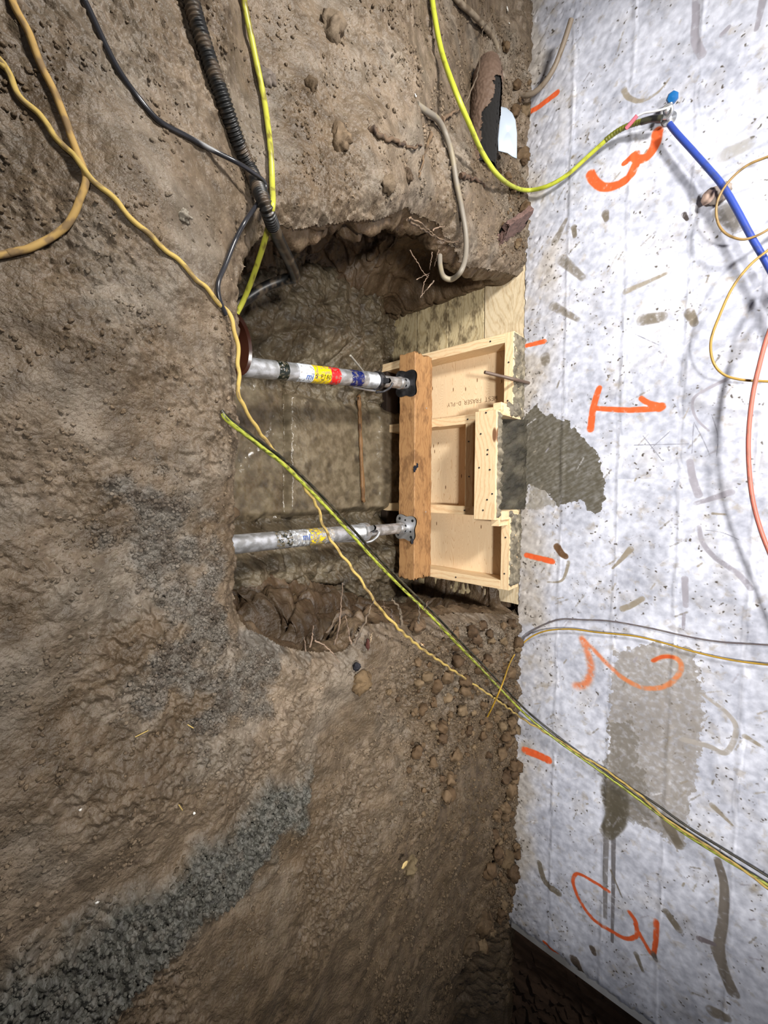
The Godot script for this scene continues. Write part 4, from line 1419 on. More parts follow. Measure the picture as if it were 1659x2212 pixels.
	run_cable("green_hose", [[480, 893, "g", 0.006], [496, 912, "g", 0.008], [560, 962, "y", -0.03], [620, 1010, "y", -0.05], [690, 1080, "y", -0.07], [755, 1150, "y", -0.08], [812, 1213, "y", -0.07], [870, 1272, "y", -0.05], [925, 1325, "g", 0.035], [985, 1388, "g", 0.045], [1040, 1445, "g", 0.05], [1090, 1498, "g", 0.06], [1140, 1548, "w", 0.075], [1200, 1597, "w", 0.04], [1260, 1640, "w", 0.03], [1330, 1690, "w", 0.025], [1400, 1742, "w", 0.025], [1470, 1795, "w", 0.025], [1560, 1852, "w", 0.03], [1640, 1900, "w", 0.035], [1710, 1945, "w", 0.035]], 0.0043, M.cable, sheath(Color(0.62, 0.65, 0.24), Color(0.24, 0.23, 0.13), 0.30, 9, 60.0), "dirty yellow-green cable stretched over the pit beside a black cable", "cable")
	run_cable("black_cable", [[478, 887, "g", 0.005], [498, 908, "g", 0.007], [564, 955, "y", -0.034], [625, 1003, "y", -0.055], [697, 1073, "y", -0.076], [762, 1143, "y", -0.086], [820, 1207, "y", -0.076], [877, 1266, "y", -0.056], [932, 1320, "g", 0.028], [992, 1383, "g", 0.037], [1047, 1440, "g", 0.042], [1097, 1493, "g", 0.05], [1146, 1543, "w", 0.064], [1206, 1592, "w", 0.03], [1268, 1638, "w", 0.02], [1340, 1688, "w", 0.012], [1415, 1736, "w", 0.012], [1485, 1786, "w", 0.014], [1572, 1840, "w", 0.018], [1650, 1888, "w", 0.02], [1715, 1930, "w", 0.02]], 0.0036, M.cable, sheath(Color(0.10, 0.10, 0.08), Color(0.28, 0.25, 0.18), 0.25, 10, 40.0), "slim black cable running along the yellow-green cable", "cable")
	# the yellow lead that ends at the bolt in the wall
	var lead := base("bolted_lead", Vector3.ZERO, "fluorescent yellow lead looping up to the eye bolt in the wall", "cable")
	var lp := spots([[930, -40, "g", 0.02], [938, 30, "g", 0.02], [955, 115, "g", 0.025], [985, 200, "y", 0.07], [1015, 270, "y", 0.075], [1042, 330, "g", 0.06], [1075, 378, "g", 0.05], [1108, 403, "g", 0.035], [1140, 411, "w", 0.04], [1180, 403, "w", 0.04], [1225, 378, "w", 0.035], [1270, 338, "w", 0.035], [1312, 300, "w", 0.04]])
	put("yellow_sheath", tube(curve(carried_on(lp, [[930, -40, "g", 0.02], [1312, 300, "w", 0.04]]), 14), 0.0072, 14, sheath(Color(0.70, 0.73, 0.23), Color(0.55, 0.52, 0.2), 0.08, 11)), M.cable, lead)
	var tape := spots([[1308, 303, "w", 0.04], [1330, 286, "w", 0.042], [1356, 272, "w", 0.045], [1388, 262, "w", 0.05]])
	put("tape_wrap", tube(curve(tape, 30), 0.0084, 14, sheath(Color(0.42, 0.43, 0.16), Color(0.32, 0.32, 0.14), 0.3, 12), func(m: float, _t: float): return 1.0 + 0.05 * sin(m * TAU / 0.009)), M.cable, lead)
	var core := spots([[1386, 263, "w", 0.05], [1408, 257, "w", 0.052], [1430, 256, "w", 0.05]])
	put("stripped_end", tube(curve(core, 10), 0.0095, 12, sheath(Color(0.10, 0.10, 0.09), Color(0.25, 0.25, 0.2), 0.25, 13)), M.cable, lead)
	var flag := spots([[1352, 278, "w", 0.056], [1366, 262, "w", 0.060], [1376, 250, "w", 0.062]])
	put("pink_tape", tube(curve(flag, 6), 0.0065, 8, func(_t, _m, _a): return lin(0.80, 0.42, 0.48)), M.matte, lead)
	var wh := spots([[1374, 252, "w", 0.062], [1392, 244, "w", 0.062], [1412, 241, "w", 0.06], [1432, 236, "w", 0.056], [1450, 230, "w", 0.05]])
	put("white_strand", tube(curve(wh, 6), 0.0030, 8, func(_t, _m, _a): return lin(0.88, 0.88, 0.88)), M.matte, lead)
	# the bolt
	var bp := on_wall(1446, 258)
	var bolt := base("eye_bolt", Vector3(bp.x, bp.y, 0), "eye bolt with a shiny blue cap where the yellow lead and blue cable meet", "bolt")
	put("shank", turned([Vector2(0, 0.008), Vector2(0.05, 0.008), Vector2(0.055, 0.0)], 14), M.steel, bolt).rotation.y = -PI / 2
	put("washer", turned([Vector2(0.001, 0.0), Vector2(0.001, 0.021), Vector2(0.005, 0.021), Vector2(0.005, 0.0)], 24), M.steel, bolt).rotation.y = -PI / 2
	var ring: Array[Vector3] = []
	for i in 33:
		var a := TAU * i / 32
		ring.append(Vector3(cos(a) * 0.015, sin(a) * 0.015, 0))
	var rg := put("ring", tube(ring, 0.0050, 10, func(_t, _m, _a): return Color(1, 1, 1)), M.steel, bolt, Vector3(0.0, -0.002, 0.040))
	rg.rotation = Vector3(0.3, 0.5, 0)
	var arm: Array[Vector3] = [Vector3(0, 0.004, 0.040), Vector3(-0.014, 0.008, 0.044), Vector3(-0.030, 0.012, 0.044)]
	put("arm", tube(curve(arm, 5), 0.0062, 10, func(_t, _m, _a): return Color(1, 1, 1)), M.steel, bolt)
	var cap := put("blue_cap", turned([Vector2(0.0, 0.0), Vector2(0.0, 0.0150), Vector2(0.004, 0.0172), Vector2(0.016, 0.0168), Vector2(0.024, 0.012), Vector2(0.026, 0.0)], 7, lin(0.10, 0.38, 0.62)), M.gloss, bolt, Vector3(-0.036, 0.012, 0.034))
	cap.rotation = Vector3(0.4, -1.1, 0.0)
	cap.set_meta("label", "shiny blue cap")
	run_cable("blue_cable", [[1446, 268, "w", 0.045], [1462, 288, "w", 0.05], [1500, 330, "w", 0.055], [1530, 364, "w", 0.058], [1560, 400, "w", 0.06], [1590, 450, "w", 0.062], [1622, 510, "w", 0.065], [1650, 558, "w", 0.068], [1690, 630, "w", 0.07]], 0.0088, M.cable, sheath(Color(0.20, 0.29, 0.62), Color(0.22, 0.27, 0.5), 0.1, 14), "straight blue cable stretched from the eye bolt past a stone knob", "cable")
	# a knob of stone standing out of the wall
	var kp := on_wall(1552, 425)
	var kn := base("wall_stone", Vector3(kp.x, kp.y, 0), "pinkish stone knob sticking out of the wall behind the blue cable", "stone")
	var k1 := put("shaft", lump(41, 0.25, 1.0, 12), stuff(Color(0.60, 0.55, 0.51), 0.8), kn, Vector3(0.0, 0.0, 0.014))
	k1.scale = Vector3(0.030, 0.034, 0.026)
	var k2 := put("face", lump(42, 0.15, 1.0, 12), stuff(Color(0.82, 0.71, 0.65), 0.75), kn, Vector3(0.004, -0.024, 0.026))
	k2.scale = Vector3(0.021, 0.020, 0.012)
	k2.rotation = Vector3(0.5, 0.0, 0)
	# loose loops of thin lead
	var ty := sheath(Color(0.58, 0.47, 0.28), Color(0.42, 0.34, 0.22), 0.15, 15)
	run_cable("thin_lead", [[1720, 318, "w", 0.09], [1655, 340, "w", 0.09], [1610, 360, "w", 0.09], [1572, 395, "w", 0.088], [1550, 435, "w", 0.085], [1549, 475, "w", 0.082], [1566, 503, "w", 0.08], [1600, 517, "w", 0.078], [1630, 511, "w", 0.076], [1665, 492, "w", 0.075], [1720, 450, "w", 0.07]], 0.0034, M.cable, ty, "thin brown lead looping over the blue cable", "wire")
	run_cable("thin_lead", [[1720, 498, "w", 0.10], [1660, 540, "w", 0.10], [1618, 575, "w", 0.10], [1582, 622, "w", 0.10], [1555, 680, "w", 0.10], [1536, 735, "w", 0.095], [1540, 780, "w", 0.09], [1562, 808, "w", 0.09], [1600, 820, "w", 0.09], [1660, 824, "w", 0.09], [1720, 825, "w", 0.09]], 0.0036, M.cable, sheath(Color(0.66, 0.53, 0.25), Color(0.45, 0.37, 0.22), 0.12, 16), "thin ochre lead looping wide beneath the end of the blue cable", "wire")
	run_cable("pink_cable", [[1700, 640, "w", 0.12], [1662, 715, "w", 0.12], [1640, 790, "w", 0.12], [1625, 860, "w", 0.12], [1617, 940, "w", 0.12], [1618, 1010, "w", 0.12], [1626, 1080, "w", 0.12], [1645, 1150, "w", 0.12], [1675, 1225, "w", 0.12]], 0.0058, M.cable, sheath(Color(0.76, 0.44, 0.38), Color(0.62, 0.42, 0.36), 0.15, 17), "salmon pink cable bowed in front of the whitewashed wall", "cable")
	run_cable("ochre_wire", [[1053, 1548, "g", 0.03], [1066, 1522, "g", 0.05], [1085, 1478, "y", 0.06], [1105, 1425, "w", 0.09], [1135, 1385, "w", 0.035], [1175, 1364, "w", 0.022], [1230, 1359, "w", 0.018], [1290, 1366, "w", 0.014], [1370, 1374, "w", 0.014], [1430, 1388, "w", 0.014], [1500, 1408, "w", 0.014], [1570, 1424, "w", 0.014], [1640, 1434, "w", 0.014], [1710, 1440, "w", 0.014]], 0.0030, M.cable, sheath(Color(0.66, 0.52, 0.16), Color(0.45, 0.38, 0.2), 0.1, 18), "thin ochre wire rising from the rubble over the figure two", "wire")
	run_cable("wire_shadow", [[1108, 1430, "g", 0.006], [1120, 1400, "w", 0.03], [1138, 1372, "w", 0.012], [1170, 1352, "w", 0.005], [1210, 1338, "w", 0.004], [1260, 1339, "w", 0.004], [1320, 1342, "w", 0.004], [1400, 1356, "w", 0.004], [1480, 1374, "w", 0.004], [1550, 1386, "w", 0.004], [1620, 1391, "w", 0.004], [1710, 1396, "w", 0.004]], 0.0026, M.matte, sheath(Color(0.36, 0.33, 0.34), Color(0.45, 0.42, 0.4), 0.2, 19), "thin grey strand standing in for the shadow of the ochre wire on the wall", "wire")  # a grey strand modelled in place of the ochre wire's cast shadow

	# conduits and pipes by the wall
	var dull := sheath(Color(0.50, 0.45, 0.38), Color(0.36, 0.30, 0.24), 0.2, 20)
	run_cable("grey_pipe", [[962, -40, "g", 0.01], [990, 2, "g", 0.012], [1014, 24, "g", 0.014], [1036, 46, "g", 0.02], [1055, 68, "g", 0.02], [1070, 92, "g", 0.012], [1078, 112, "g", 0.0]], 0.0085, M.plain, dull, "grey pipe running into the dirt above the broken clay pipe", "pipe")
	var cd := base("conduit", Vector3.ZERO, "bent taupe conduit with an open end, standing out of the dirt against the wall", "conduit")
	var cl := curve(spots([[1078, 140, "g", -0.02], [1088, 168, "g", 0.0], [1100, 188, "w", 0.075], [1122, 204, "w", 0.07], [1146, 204, "w", 0.07], [1172, 184, "w", 0.07], [1196, 148, "w", 0.075], [1216, 98, "w", 0.08], [1234, 42, "w", 0.085]]), 14)
	put("tube", tube(cl, 0.0092, 14, sheath(Color(0.50, 0.45, 0.39), Color(0.40, 0.34, 0.27), 0.15, 21), null, true), M.plain, cd)
	var te := (cl[-1] - cl[-3]).normalized()
	var oe := put("open_end", turned([Vector2(0.0, 0.0), Vector2(0.0, 0.0042)], 16, lin(0.10, 0.07, 0.05)), M.matte, cd, cl[-1] + te * 0.0028)
	oe.basis = Basis(te, Vector3.UP, te.cross(Vector3.UP).normalized()).orthonormalized()
	run_cable("bent_rod", [[900, 226, "g", -0.005], [920, 240, "g", 0.008], [945, 258, "g", 0.014], [962, 288, "g", 0.016], [976, 335, "g", 0.016], [986, 395, "g", 0.016], [998, 455, "g", 0.014], [1006, 505, "g", 0.02], [1006, 550, "g", 0.025], [996, 585, "g", 0.03], [976, 603, "y", -0.01], [958, 597, "y", -0.03], [951, 575, "y", -0.05], [950, 552, "y", -0.06]], 0.0080, M.plain, sheath(Color(0.47, 0.44, 0.40), Color(0.52, 0.48, 0.40), 0.3, 22, 10.0), "grey flexible pipe hooked over the pit edge above the roots", "pipe")
	var rb := base("reinforcing_bar", Vector3.ZERO, "short rusty steel bar sticking out above the form's top plate", "bar")
	var rl: Array[Vector3] = [on_wall(1144, 828, -0.01), on_y(1120, 822, 0.018), on_y(1104, 818, 0.016), on_wall(1080, 812, 0.16), on_wall(1047, 804, 0.22)]
	put("bar", tube(rl, 0.0065, 12, sheath(Color(0.40, 0.33, 0.28), Color(0.30, 0.22, 0.18), 0.3, 23), func(m: float, _t: float): return 1.0 + 0.05 * sin(m * TAU / 0.012)), M.plain, rb)

	# the broken clay pipe: a shell with a torn opening along its top
	var pl := curve(spots([[1056, 140, "y", 0.0], [1052, 190, "y", 0.004], [1049, 240, "y", 0.004], [1046, 300, "y", 0.0], [1042, 362, "y", -0.01]]), 40)
	var cp := base("broken_pipe", Vector3.ZERO, "broken brown clay pipe with a torn dark opening along the wall foot", "pipe")
	put("shell", torn_shell(pl, 0.050, true), M.rust, cp)
	put("inside", torn_shell(pl, 0.044, false), stuff(Color(0.05, 0.04, 0.035), 0.95), cp)
	# a white shard leaning on the wall
	var sh: Array[Vector3] = []
	for q in [[1083, 221], [1097, 226], [1108, 240], [1114, 258], [1118, 285], [1119, 336], [1108, 332], [1098, 326], [1078, 322], [1076, 300], [1080, 255]]:
		sh.append(on_y(q[0], q[1], lerpf(0.035, 0.085, (q[0] - 1076) / 43.0)))
	var mid := Vector3.ZERO
	for q in sh: mid += q / sh.size()
	var face := (sh[3] - sh[8]).cross(sh[5] - sh[0]).normalized()
	if face.z < 0: face = -face
	var v := PackedVector3Array()
	var c := PackedColorArray()
	var ix := PackedInt32Array()
	var rings := 8
	for side in 2:
		for k in rings + 1:
			for i in sh.size():
				var q := mid.lerp(sh[i], float(k) / rings)
				var d := q - mid
				var dent := 0.006 * exp(-pow((d.x - 0.0) / 0.012, 2.0))
				v.append(q + face * (-d.x * d.x * 2.0 - dent + (0.0 if side == 0 else -0.004)))
				c.append(lin(0.64, 0.68, 0.73))
	var per := sh.size()
	for side in 2:
		for k in rings:
			for i in per:
				var o := side * (rings + 1) * per + k * per + i
				var o2 := side * (rings + 1) * per + k * per + (i + 1) % per
				if side == 0: ix.append_array([o, o2, o + per, o2, o2 + per, o + per])
				else: ix.append_array([o, o + per, o2, o2, o + per, o2 + per])
	for i in per:
		var o := rings * per + i
		var o2 := rings * per + (i + 1) % per
		var b := (rings + 1) * per
		ix.append_array([o, o2, o + b, o2, o2 + b, o + b])
	tag(put("white_shard", smoothed(v, PackedVector2Array(), c, ix), stuff(Color.WHITE, 0.35)), "smooth white shard of plastic standing between the broken pipe and the wall", "shard")
	# splintered wood by the wall foot
	var w1 := on_dirt(1112, 487, 0.03)
	var sp := base("broken_board", w1, "splintered reddish board end wedged in the dirt at the wall foot", "board")
	var a := put("splinter", board(Vector3(0.24, 0.075, 0.022), 0.004, 0.01, 0.004, 43, 0.03), M.splintered, sp)
	a.basis = Basis.looking_at((on_wall(1162, 453, 0.03) - on_dirt(1066, 518, 0.02)).normalized(), Vector3(0.1, 0.5, 1)) * Basis(Vector3.UP, PI / 2)
	var b := put("splinter", board(Vector3(0.20, 0.022, 0.016), 0.004, 0.01, 0.004, 44, 0.02), M.splintered, sp, Vector3(0.028, -0.022, 0.012))
	b.basis = Basis.looking_at((on_wall(1140, 500, 0.03) - on_dirt(1058, 530, 0.02)).normalized(), Vector3(0.1, 0.5, 1)) * Basis(Vector3.UP, PI / 2)
	# the brown drum in the near left corner of the pit
	var dp := on_y(508, 744, -0.20)
	var drum := base("brown_bucket", dp, "brown bucket hanging half hidden in the near left corner of the pit", "bucket")
	var dm := put("shell", turned([Vector2(-0.16, 0.0), Vector2(-0.16, 0.058), Vector2(0.0, 0.068), Vector2(0.003, 0.071), Vector2(0.006, 0.069), Vector2(0.0, 0.064), Vector2(-0.15, 0.054), Vector2(-0.152, 0.0)], 40, lin(0.19, 0.105, 0.065)), M.gloss, drum)
	dm.basis = Basis.looking_at(Vector3(-0.15, 0.55, -0.35).normalized().cross(Vector3.UP), Vector3(-0.15, 0.55, -0.35).normalized())
	dm.basis = Basis(Vector3(0.05, 0.85, -0.5).normalized(), Vector3(1, 0, 0.1).normalized(), Vector3(0.05, 0.85, -0.5).normalized().cross(Vector3(1, 0, 0.1).normalized())).orthonormalized()

func torn_shell(line: Array[Vector3], r: float, outer: bool) -> ArrayMesh:
	var v := PackedVector3Array()
	var c := PackedColorArray()
	var ix := PackedInt32Array()
	var sides := 96
	var k := line.size()
	for i in k:
		var t := (line[mini(i + 1, k - 1)] - line[maxi(i - 1, 0)]).normalized()
		var side := t.cross(Vector3.UP).normalized()
		var up := side.cross(t)
		var f := float(i) / k
		for j in sides + 1:
			var an := TAU * j / sides
			var rr := r * (1 + 0.06 * n_fine.get_noise_2d(f * 0.5, j * 0.008)) * (1.0 - 0.25 * smoothstep(0.18, 0.0, f))
			v.append(line[i] + (up * cos(an) + side * sin(an)) * rr)
			c.append(Color(1, 1, 1))
	var w := sides + 1
	for i in k - 1:
		var f := float(i) / k
		for j in sides:
			if outer:
				# the opening faces up and away from the wall
				var an := fposmod(float(j) / sides + 0.5, 1.0) - 0.5
				var wide := 0.085 * smoothstep(0.20, 0.30, f) + 0.09 * smoothstep(0.5, 0.62, f) + n_fine.get_noise_2d(f * 0.22, 5) * 0.06
				if absf(an + 0.02 - 0.05 * f) < wide: continue
			var o := i * w + j
			ix.append_array([o, o + w, o + 1, o + 1, o + w, o + w + 1])
	return smoothed(v, PackedVector2Array(), c, ix)

# ---------------------------------------------------------------- stones, clods, roots, scraps
func root_of(pts: Array, r: float, col: Color, label: String, group := "") -> void:
	var line := curve(spots(pts), 8)
	for i in line.size(): line[i] += Vector3(n_fine.get_noise_1d(i * 0.13 + pts[0][0]), n_fine.get_noise_1d(i * 0.13 + 9 + pts[0][1]), 0) * r * 2.2
	var o := put("root", tube(line, r, 7, sheath(col, col.darkened(0.45), 0.25, int(pts[0][0])), func(_m: float, t: float): return 1.15 - 0.75 * t), M.matte)
	tag(o, label, "root", group)

func build_small() -> void:
	var pale := Color(0.58, 0.49, 0.42)
	var brown := Color(0.40, 0.32, 0.25)
	var rg := "thin roots at the right edge of the pit"
	root_of([[722, 1392, "y", 0.0], [732, 1355, "y", 0.03], [737, 1310, "y", 0.06], [739, 1262, "y", 0.10]], 0.0020, pale, "longest pale root standing upright out of the right pit edge", rg)
	root_of([[758, 1390, "y", 0.0], [752, 1360, "y", 0.02], [746, 1330, "y", 0.03]], 0.0020, pale, "short forked pale root just beside the longest upright root", rg)
	root_of([[766, 1392, "y", -0.01], [785, 1350, "y", 0.0], [800, 1315, "y", 0.02], [806, 1298, "y", 0.03]], 0.0035, Color(0.45, 0.39, 0.33), "thick grey root slanting towards the tan cord", rg)
	root_of([[868, 1352, "y", 0.0], [866, 1330, "y", -0.02], [860, 1310, "y", -0.03], [846, 1293, "y", -0.04]], 0.0045, Color(0.42, 0.37, 0.31), "thickest gnarled grey root beyond the tan cord", rg)
	root_of([[850, 1345, "y", 0.0], [846, 1330, "y", -0.01], [845, 1316, "y", -0.01]], 0.004, Color(0.36, 0.31, 0.27), "stubby dark root under the tan cord", rg)
	root_of([[904, 1345, "y", 0.0], [906, 1325, "y", 0.0], [903, 1305, "y", 0.0]], 0.003, Color(0.40, 0.35, 0.3), "dark root stub nearest the splintered beam end", rg)
	root_of([[916, 1316, "y", 0.03], [925, 1298, "y", 0.05]], 0.0022, pale, "short pale root tip by the green cable", rg)
	root_of([[660, 1406, "y", 0.0], [659, 1392, "y", 0.01], [657, 1378, "y", 0.02]], 0.0016, pale, "shortest whitish root on the near right rim of the pit", rg)
	root_of([[669, 1398, "y", 0.0], [675, 1372, "y", 0.015], [677, 1352, "y", 0.03]], 0.0018, pale, "small beaded root between two shorter ones on the rim", rg)
	root_of([[681, 1384, "g", 0.004], [705, 1398, "g", 0.003], [722, 1416, "g", 0.003], [733, 1432, "g", 0.0]], 0.0018, pale, "pale root lying flat on the dirt by the right pit edge", rg)
	root_of([[795, 1400, "g", 0.004], [800, 1385, "g", 0.006], [804, 1366, "g", 0.004]], 0.0028, Color(0.60, 0.52, 0.42), "whitish bent root on the crest of the earth bump", rg)
	root_of([[830, 1320, "y", -0.06], [829, 1306, "y", -0.05], [828, 1294, "y", -0.05]], 0.002, brown, "fine dark root crossing in the shade below the tan cord", rg)
	root_of([[818, 1311, "y", -0.07], [830, 1311, "y", -0.06], [842, 1313, "y", -0.06]], 0.002, brown, "fine dark root lying crosswise in the shade", rg)
	var lg := "roots at the far left corner of the pit"
	root_of([[880, 475, "y", 0.0], [905, 490, "y", -0.02], [930, 505, "y", -0.03], [955, 520, "y", -0.03], [985, 525, "y", -0.02], [995, 535, "y", -0.02]], 0.0030, Color(0.42, 0.35, 0.28), "twisted brown root along the edge below the flexible pipe", lg)
	root_of([[884, 470, "y", 0.01], [910, 483, "y", 0.0], [935, 506, "y", -0.02], [965, 522, "y", -0.02], [990, 522, "y", -0.01]], 0.0024, Color(0.48, 0.40, 0.32), "second thin root twisted along the pit edge", lg)
	root_of([[935, 498, "y", 0.0], [945, 492, "y", 0.01], [960, 489, "y", 0.01]], 0.0018, pale, "short root branching away from the twisted root", lg)
	root_of([[934, 545, "y", -0.08], [930, 568, "y", -0.10], [928, 583, "y", -0.11]], 0.0018, pale, "pale hanging root next to the hook of the flexible pipe", lg)
	root_of([[948, 540, "y", -0.07], [942, 560, "y", -0.09], [938, 576, "y", -0.1]], 0.0018, pale, "second pale hanging root next to the pipe hook", lg)
	root_of([[886, 540, "y", -0.1], [900, 565, "y", -0.11], [915, 588, "y", -0.12], [926, 600, "y", -0.12]], 0.0016, pale, "thin root slanting out of the dark corner of the pit", lg)
	root_of([[938, 606, "y", -0.12], [924, 622, "y", -0.13], [908, 642, "y", -0.14]], 0.0022, Color(0.60, 0.52, 0.45), "stout pale root tip hanging lowest below the pipe hook", lg)
	root_of([[926, 594, "y", -0.12], [916, 612, "y", -0.13], [911, 640, "y", -0.14]], 0.0016, pale, "thin curved root hanging beside the stout root tip", lg)
	root_of([[900, 604, "y", -0.13], [915, 596, "y", -0.12], [928, 590, "y", -0.12]], 0.0015, pale, "tiny root crossing the hanging roots", lg)
	var sg := "sticks on the dirt between the hose and the wall"
	root_of([[798, 278, "g", 0.003], [822, 290, "g", 0.006], [850, 305, "g", 0.006], [880, 316, "g", 0.006], [912, 316, "g", 0.004]], 0.0058, Color(0.36, 0.29, 0.22), "dark gnarled stick lying on the dirt beyond the yellow cable", sg)
	root_of([[932, 290, "g", 0.006], [924, 315, "g", 0.008], [914, 345, "g", 0.006], [904, 385, "g", 0.0]], 0.0055, Color(0.43, 0.35, 0.26), "brown stick standing against the dirt beside the flexible pipe", sg)
	root_of([[955, 257, "g", 0.004], [975, 246, "g", 0.006], [992, 236, "g", 0.004]], 0.0055, Color(0.45, 0.37, 0.29), "stubby stick below the yellow lead", sg)
	root_of([[1000, 232, "g", 0.03], [1020, 190, "g", 0.05], [1036, 140, "g", 0.05], [1040, 80, "g", 0.05], [1053, 40, "g", 0.04], [1055, -20, "g", 0.04]], 0.0022, Color(0.40, 0.34, 0.28), "thin vine hanging over the broken clay pipe", sg)
	root_of([[1040, 60, "g", 0.04], [1060, 40, "g", 0.05], [1072, -10, "g", 0.04]], 0.0016, Color(0.45, 0.38, 0.3), "thin wiry vine beside the grey pipe end", sg)
	root_of([[995, 380, "g", 0.01], [1022, 386, "g", 0.01], [1046, 400, "g", 0.0]], 0.007, Color(0.32, 0.25, 0.19), "dark broken stick between the flexible pipe and the yellow lead", sg)

	# stones that stand out
	for q in [[397, 466, 0.012, Color(0.62, 0.59, 0.54), "pale cracked pebble pressed into the mud below the thin wire"], [716, 62, 0.034, Color(0.50, 0.44, 0.37), "flat grey stone on the upper bank beyond the yellow cable"], [576, 172, 0.020, Color(0.47, 0.43, 0.40), "grey stone touching the bright yellow cable"],
		[735, 300, 0.030, Color(0.47, 0.40, 0.32), "cracked earthy stone at the end of the gnarled stick"], [838, 402, 0.024, Color(0.46, 0.40, 0.33), "rounded earthy stone on the lip over the pit"], [672, 185, 0.018, Color(0.36, 0.30, 0.23), "dark clod stuck on the upper bank"],
		[882, 1870, 0.030, Color(0.47, 0.41, 0.31), "large stone with a pale chipped corner on the right slope"], [1086, 1850, 0.052, Color(0.40, 0.33, 0.24), "largest smooth brown boulder in the dark corner by the wall"], [1040, 1990, 0.055, Color(0.36, 0.29, 0.21), "rounded brown boulder at the end of the wall foot"],
		[1010, 2040, 0.04, Color(0.34, 0.28, 0.21), "dark boulder beside the rounded brown boulder"], [778, 1470, 0.034, Color(0.46, 0.38, 0.28), "big earth clod on the bank right of the pit"], [1085, 1438, 0.034, Color(0.42, 0.34, 0.25), "block-shaped clod in the rubble near the thin wires"],
		[900, 1350, 0.03, Color(0.43, 0.35, 0.27), "clod on the pit rim under the green cable"], [880, 380, 0.018, Color(0.33, 0.27, 0.21), "dark flat stone by the brown stick"], [770, 1440, 0.012, Color(0.16, 0.16, 0.19), "small bluish-black stone on the bank right of the pit"]]:
		var p := on_dirt(q[0], q[1])
		var o := put("stone", lump(int(q[0]), 0.4, 0.75, 12), M.clod)
		o.scale = Vector3.ONE * q[2]
		o.position = p + Vector3(0, q[2] * 0.12, 0)
		o.rotation.y = q[0]
		o.material_override = M.clod.duplicate()
		o.material_override.albedo_color = q[3]
		tag(o, q[4], "stone")
	var ch := put("stone_chip", lump(77, 0.3, 0.4), stuff(Color(0.78, 0.68, 0.46), 0.7))
	ch.position = on_dirt(874, 1868, 0.034)
	ch.scale = Vector3(0.009, 0.006, 0.016)
	tag(ch, "pale yellow chip on the large stone of the right slope", "chip")

	# loose clods along the foot of the wall and on the bank by the pit
	var forms: Array[ArrayMesh] = []
	var mats: Array[StandardMaterial3D] = []
	for i in 9: forms.append(lump(100 + i * 7, 0.45, 0.8, 7))
	for i in 4:
		var m: StandardMaterial3D = M.clod.duplicate()
		m.albedo_color = [Color(0.44, 0.36, 0.27), Color(0.39, 0.31, 0.225), Color(0.48, 0.405, 0.31), Color(0.35, 0.275, 0.20)][i]
		mats.append(m)
	rng.seed = 11
	var n := 0
	var tries := 0
	while n < 285 and tries < 9000:
		tries += 1
		var x := rng.randf_range(-1.6, 1.95)
		var z := rng.randf_range(0.02, 0.85)
		var want := rubble(x, z)
		if in_mouth(x, z) > -0.015 or rng.randf() > want * want: continue
		var s := lerpf(0.007, 0.030, pow(rng.randf(), 2.2))
		if x > 1.2: s *= 1.25
		var o := put("soil_clod", forms[rng.randi() % 9], mats[rng.randi() % 4])
		o.position = Vector3(x, dirt_height(x, z, in_mouth(x, z)) + s * 0.35, z)
		o.rotation = Vector3(rng.randf() * 6, rng.randf() * 6, rng.randf() * 6)
		o.scale = Vector3.ONE * s * rng.randf_range(0.85, 1.15)
		var spot := 0 if x < 0 else (1 if z > 0.36 else (2 if x < 1.0 else 3))
		tag(o, ["loose brown soil clod by the wall foot near the broken clay pipe", "loose brown soil clod on the bank beside the pit roots", "loose brown soil clod at the wall foot between form and figure two", "loose brown soil clod in the dark rubble along the wall beyond figure two"][spot], "clod", ["clods near the clay pipe", "clods on the pit bank", "clods between form and figure two", "clods beyond figure two"][spot])
		n += 1
	# crumbs too small to pick apart
	for kind in 2:
		var mm := MultiMesh.new()
		mm.transform_format = MultiMesh.TRANSFORM_3D
		mm.use_colors = true
		mm.mesh = lump(205 + kind, 0.5, 0.7, 5)
		var xs: Array[Transform3D] = []
		var cs: Array[Color] = []
		tries = 0
		var goal: int = [26000, 8000][kind]
		while xs.size() < goal and tries < 200000:
			tries += 1
			var x := rng.randf_range(-1.7, 1.95) if kind == 0 else rng.randf_range(-0.2, 0.95)
			var z := rng.randf_range(0.02, 1.68) if kind == 0 else rng.randf_range(0.95, 1.68)
			if kind == 0 and z > 1.0 and absf(x) > 1.0: continue
			var sd := in_mouth(x, z)
			if sd > -0.012: continue
			var patchy := clampf(n_mid.get_noise_2d(x * 1.3 + 50, z * 1.3) * 1.8 + 0.25, 0.06, 1.0)
			var want := maxf(rubble(x, z), patchy * 0.5) if kind == 0 else maxf(gravel(x, z) * 0.9, spill(x, z) * 0.5)
			if rng.randf() > want: continue
			var s := lerpf(0.0016, 0.0070, pow(rng.randf(), 3.0)) * (1.0 if kind == 0 else 0.95)
			if z > 0.9: s *= 0.75
			var bs := Basis.from_euler(Vector3(rng.randf() * 6, rng.randf() * 6, rng.randf() * 6)).scaled(Vector3.ONE * s)
			var h := dirt_height(x, z, sd)
			xs.append(Transform3D(bs, Vector3(x, h + s * 0.15, z)))
			cs.append(dirt_color(x, z, h) * rng.randf_range(0.95, 1.5))
		mm.instance_count = xs.size()
		for i in xs.size():
			mm.set_instance_transform(i, xs[i])
			mm.set_instance_color(i, cs[i])
		var o := MultiMeshInstance3D.new()
		o.name = ["soil_crumbs", "grey_grit"][kind]
		o.multimesh = mm
		o.material_override = M.clod
		add_child(o)
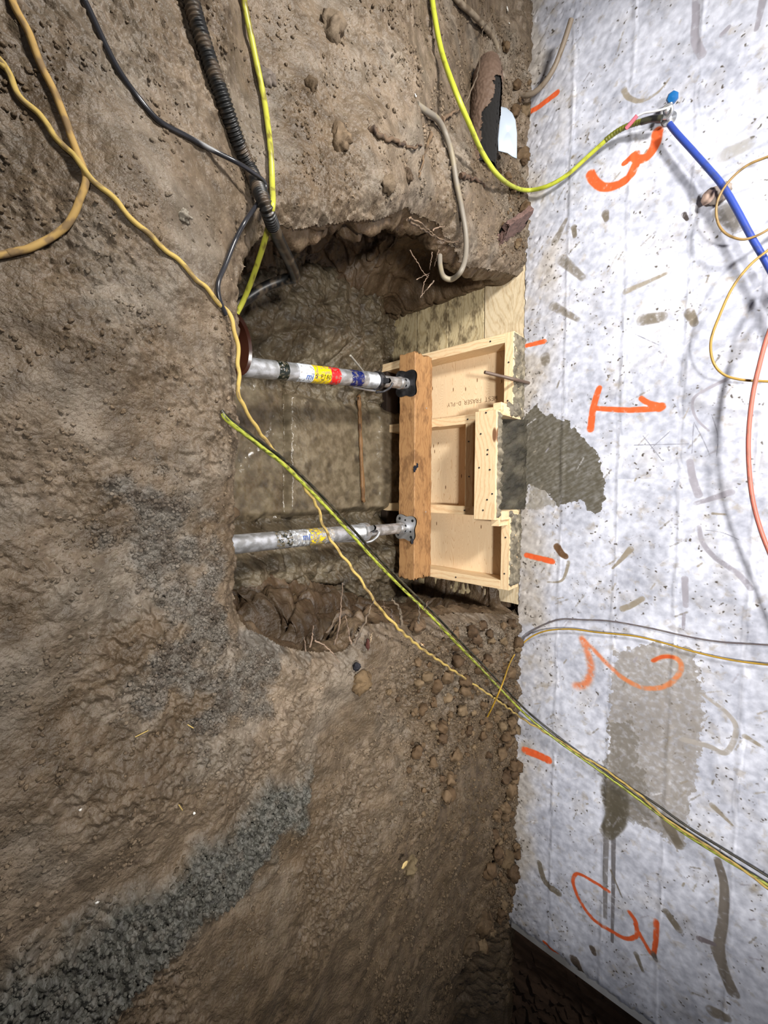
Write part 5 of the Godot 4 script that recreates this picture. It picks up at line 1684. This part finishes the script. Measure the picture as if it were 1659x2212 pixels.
		tag(o, ["fine brown soil crumbs scattered over the dirt", "grey grit and mortar crumbs round the near pit corner and spill"][kind], ["soil", "grit"][kind], "", "stuff")

	# scraps: white chips, straws, a reddish rag of root, a board sliver and a bar on the pit floor
	var wn := 0
	for q in [[175, 1750, 0.0045], [210, 1950, 0.004], [420, 1757, 0.0045], [1096, 18, 0.010], [1100, 50, 0.006], [1095, 92, 0.006], [898, 206, 0.006]]:
		var o := put("white_chip", lump(int(q[0]), 0.6, 0.3, 6), stuff(Color(0.90, 0.89, 0.86), 0.6))
		o.position = on_dirt(q[0], q[1], 0.003)
		o.scale = Vector3(q[2] * 0.5, q[2] * 0.5, q[2])
		o.rotation.y = q[0]
		tag(o, ["white chip lying alone on the dark slope beside the grey spill", "tiny white chip nearest the grey mortar spill", "elongated white chip on the slope above the grey spill", "largest white chip on the dirt by the wall near the grey pipe", "slanted white chip below the largest chip by the wall", "small white chip next to the broken clay pipe", "white chip on the clay face below the yellow lead"][wn], "chip")
		wn += 1
	wn = 0
	for q in [[292, 1592, 322, 1577], [405, 1565, 418, 1573], [386, 1738, 394, 1750]]:
		var line: Array[Vector3] = [on_dirt(q[0], q[1], 0.006), on_dirt((q[0] + q[2]) / 2.0, (q[1] + q[3]) / 2.0, 0.008), on_dirt(q[2], q[3], 0.006)]
		tag(put("straw", tube(line, 0.0009, 6, func(_t, _m, _a): return lin(0.72, 0.62, 0.36)), M.matte), ["longest yellow straw on the slope right of the pit", "short yellow straw closest to the grey gravel", "straw bit between the two white chips on the slope"][wn], "straw")
		wn += 1
	var rag := put("red_bark", lump(91, 0.5, 0.9, 8), stuff(Color(0.27, 0.12, 0.08), 0.8))
	rag.position = on_dirt(795, 1392, 0.004)
	rag.scale = Vector3(0.017, 0.006, 0.007)
	tag(rag, "dark red strip of bark on the pit rim between the roots", "bark")
	var tip := put("wood_chip", board(Vector3(0.014, 0.004, 0.007), 0.001, 0.01, 0.0, 5), M.pine)
	tip.position = on_dirt(911, 1392, 0.01)
	tip.rotation = Vector3(0.4, 1.2, 0.5)
	tag(tip, "small pale wood chip lying between the two cables", "chip")
	var a := on_y(775, 852, -0.665)
	var b := on_y(785, 1086, -0.665)
	var sl := put("wood_sliver", board(Vector3(a.distance_to(b), 0.012, 0.016), 0.003, 0.01, 0.003, 37, 0.02, 0.55), M.fir)
	sl.position = (a + b) / 2
	sl.rotation.y = -atan2(b.z - a.z, b.x - a.x)
	tag(sl, "long brown wood sliver lying on the wet pit floor", "sliver")
	var bl: Array[Vector3] = [on_y(757, 768, -0.42), on_y(775, 790, -0.47), on_y(792, 812, -0.52)]
	tag(put("steel_rod", tube(bl, 0.0040, 8, func(_t, _m, _a): return lin(0.62, 0.60, 0.56)), M.plain), "thin pale rod standing in the pit behind the steel prop with bright stickers", "rod")
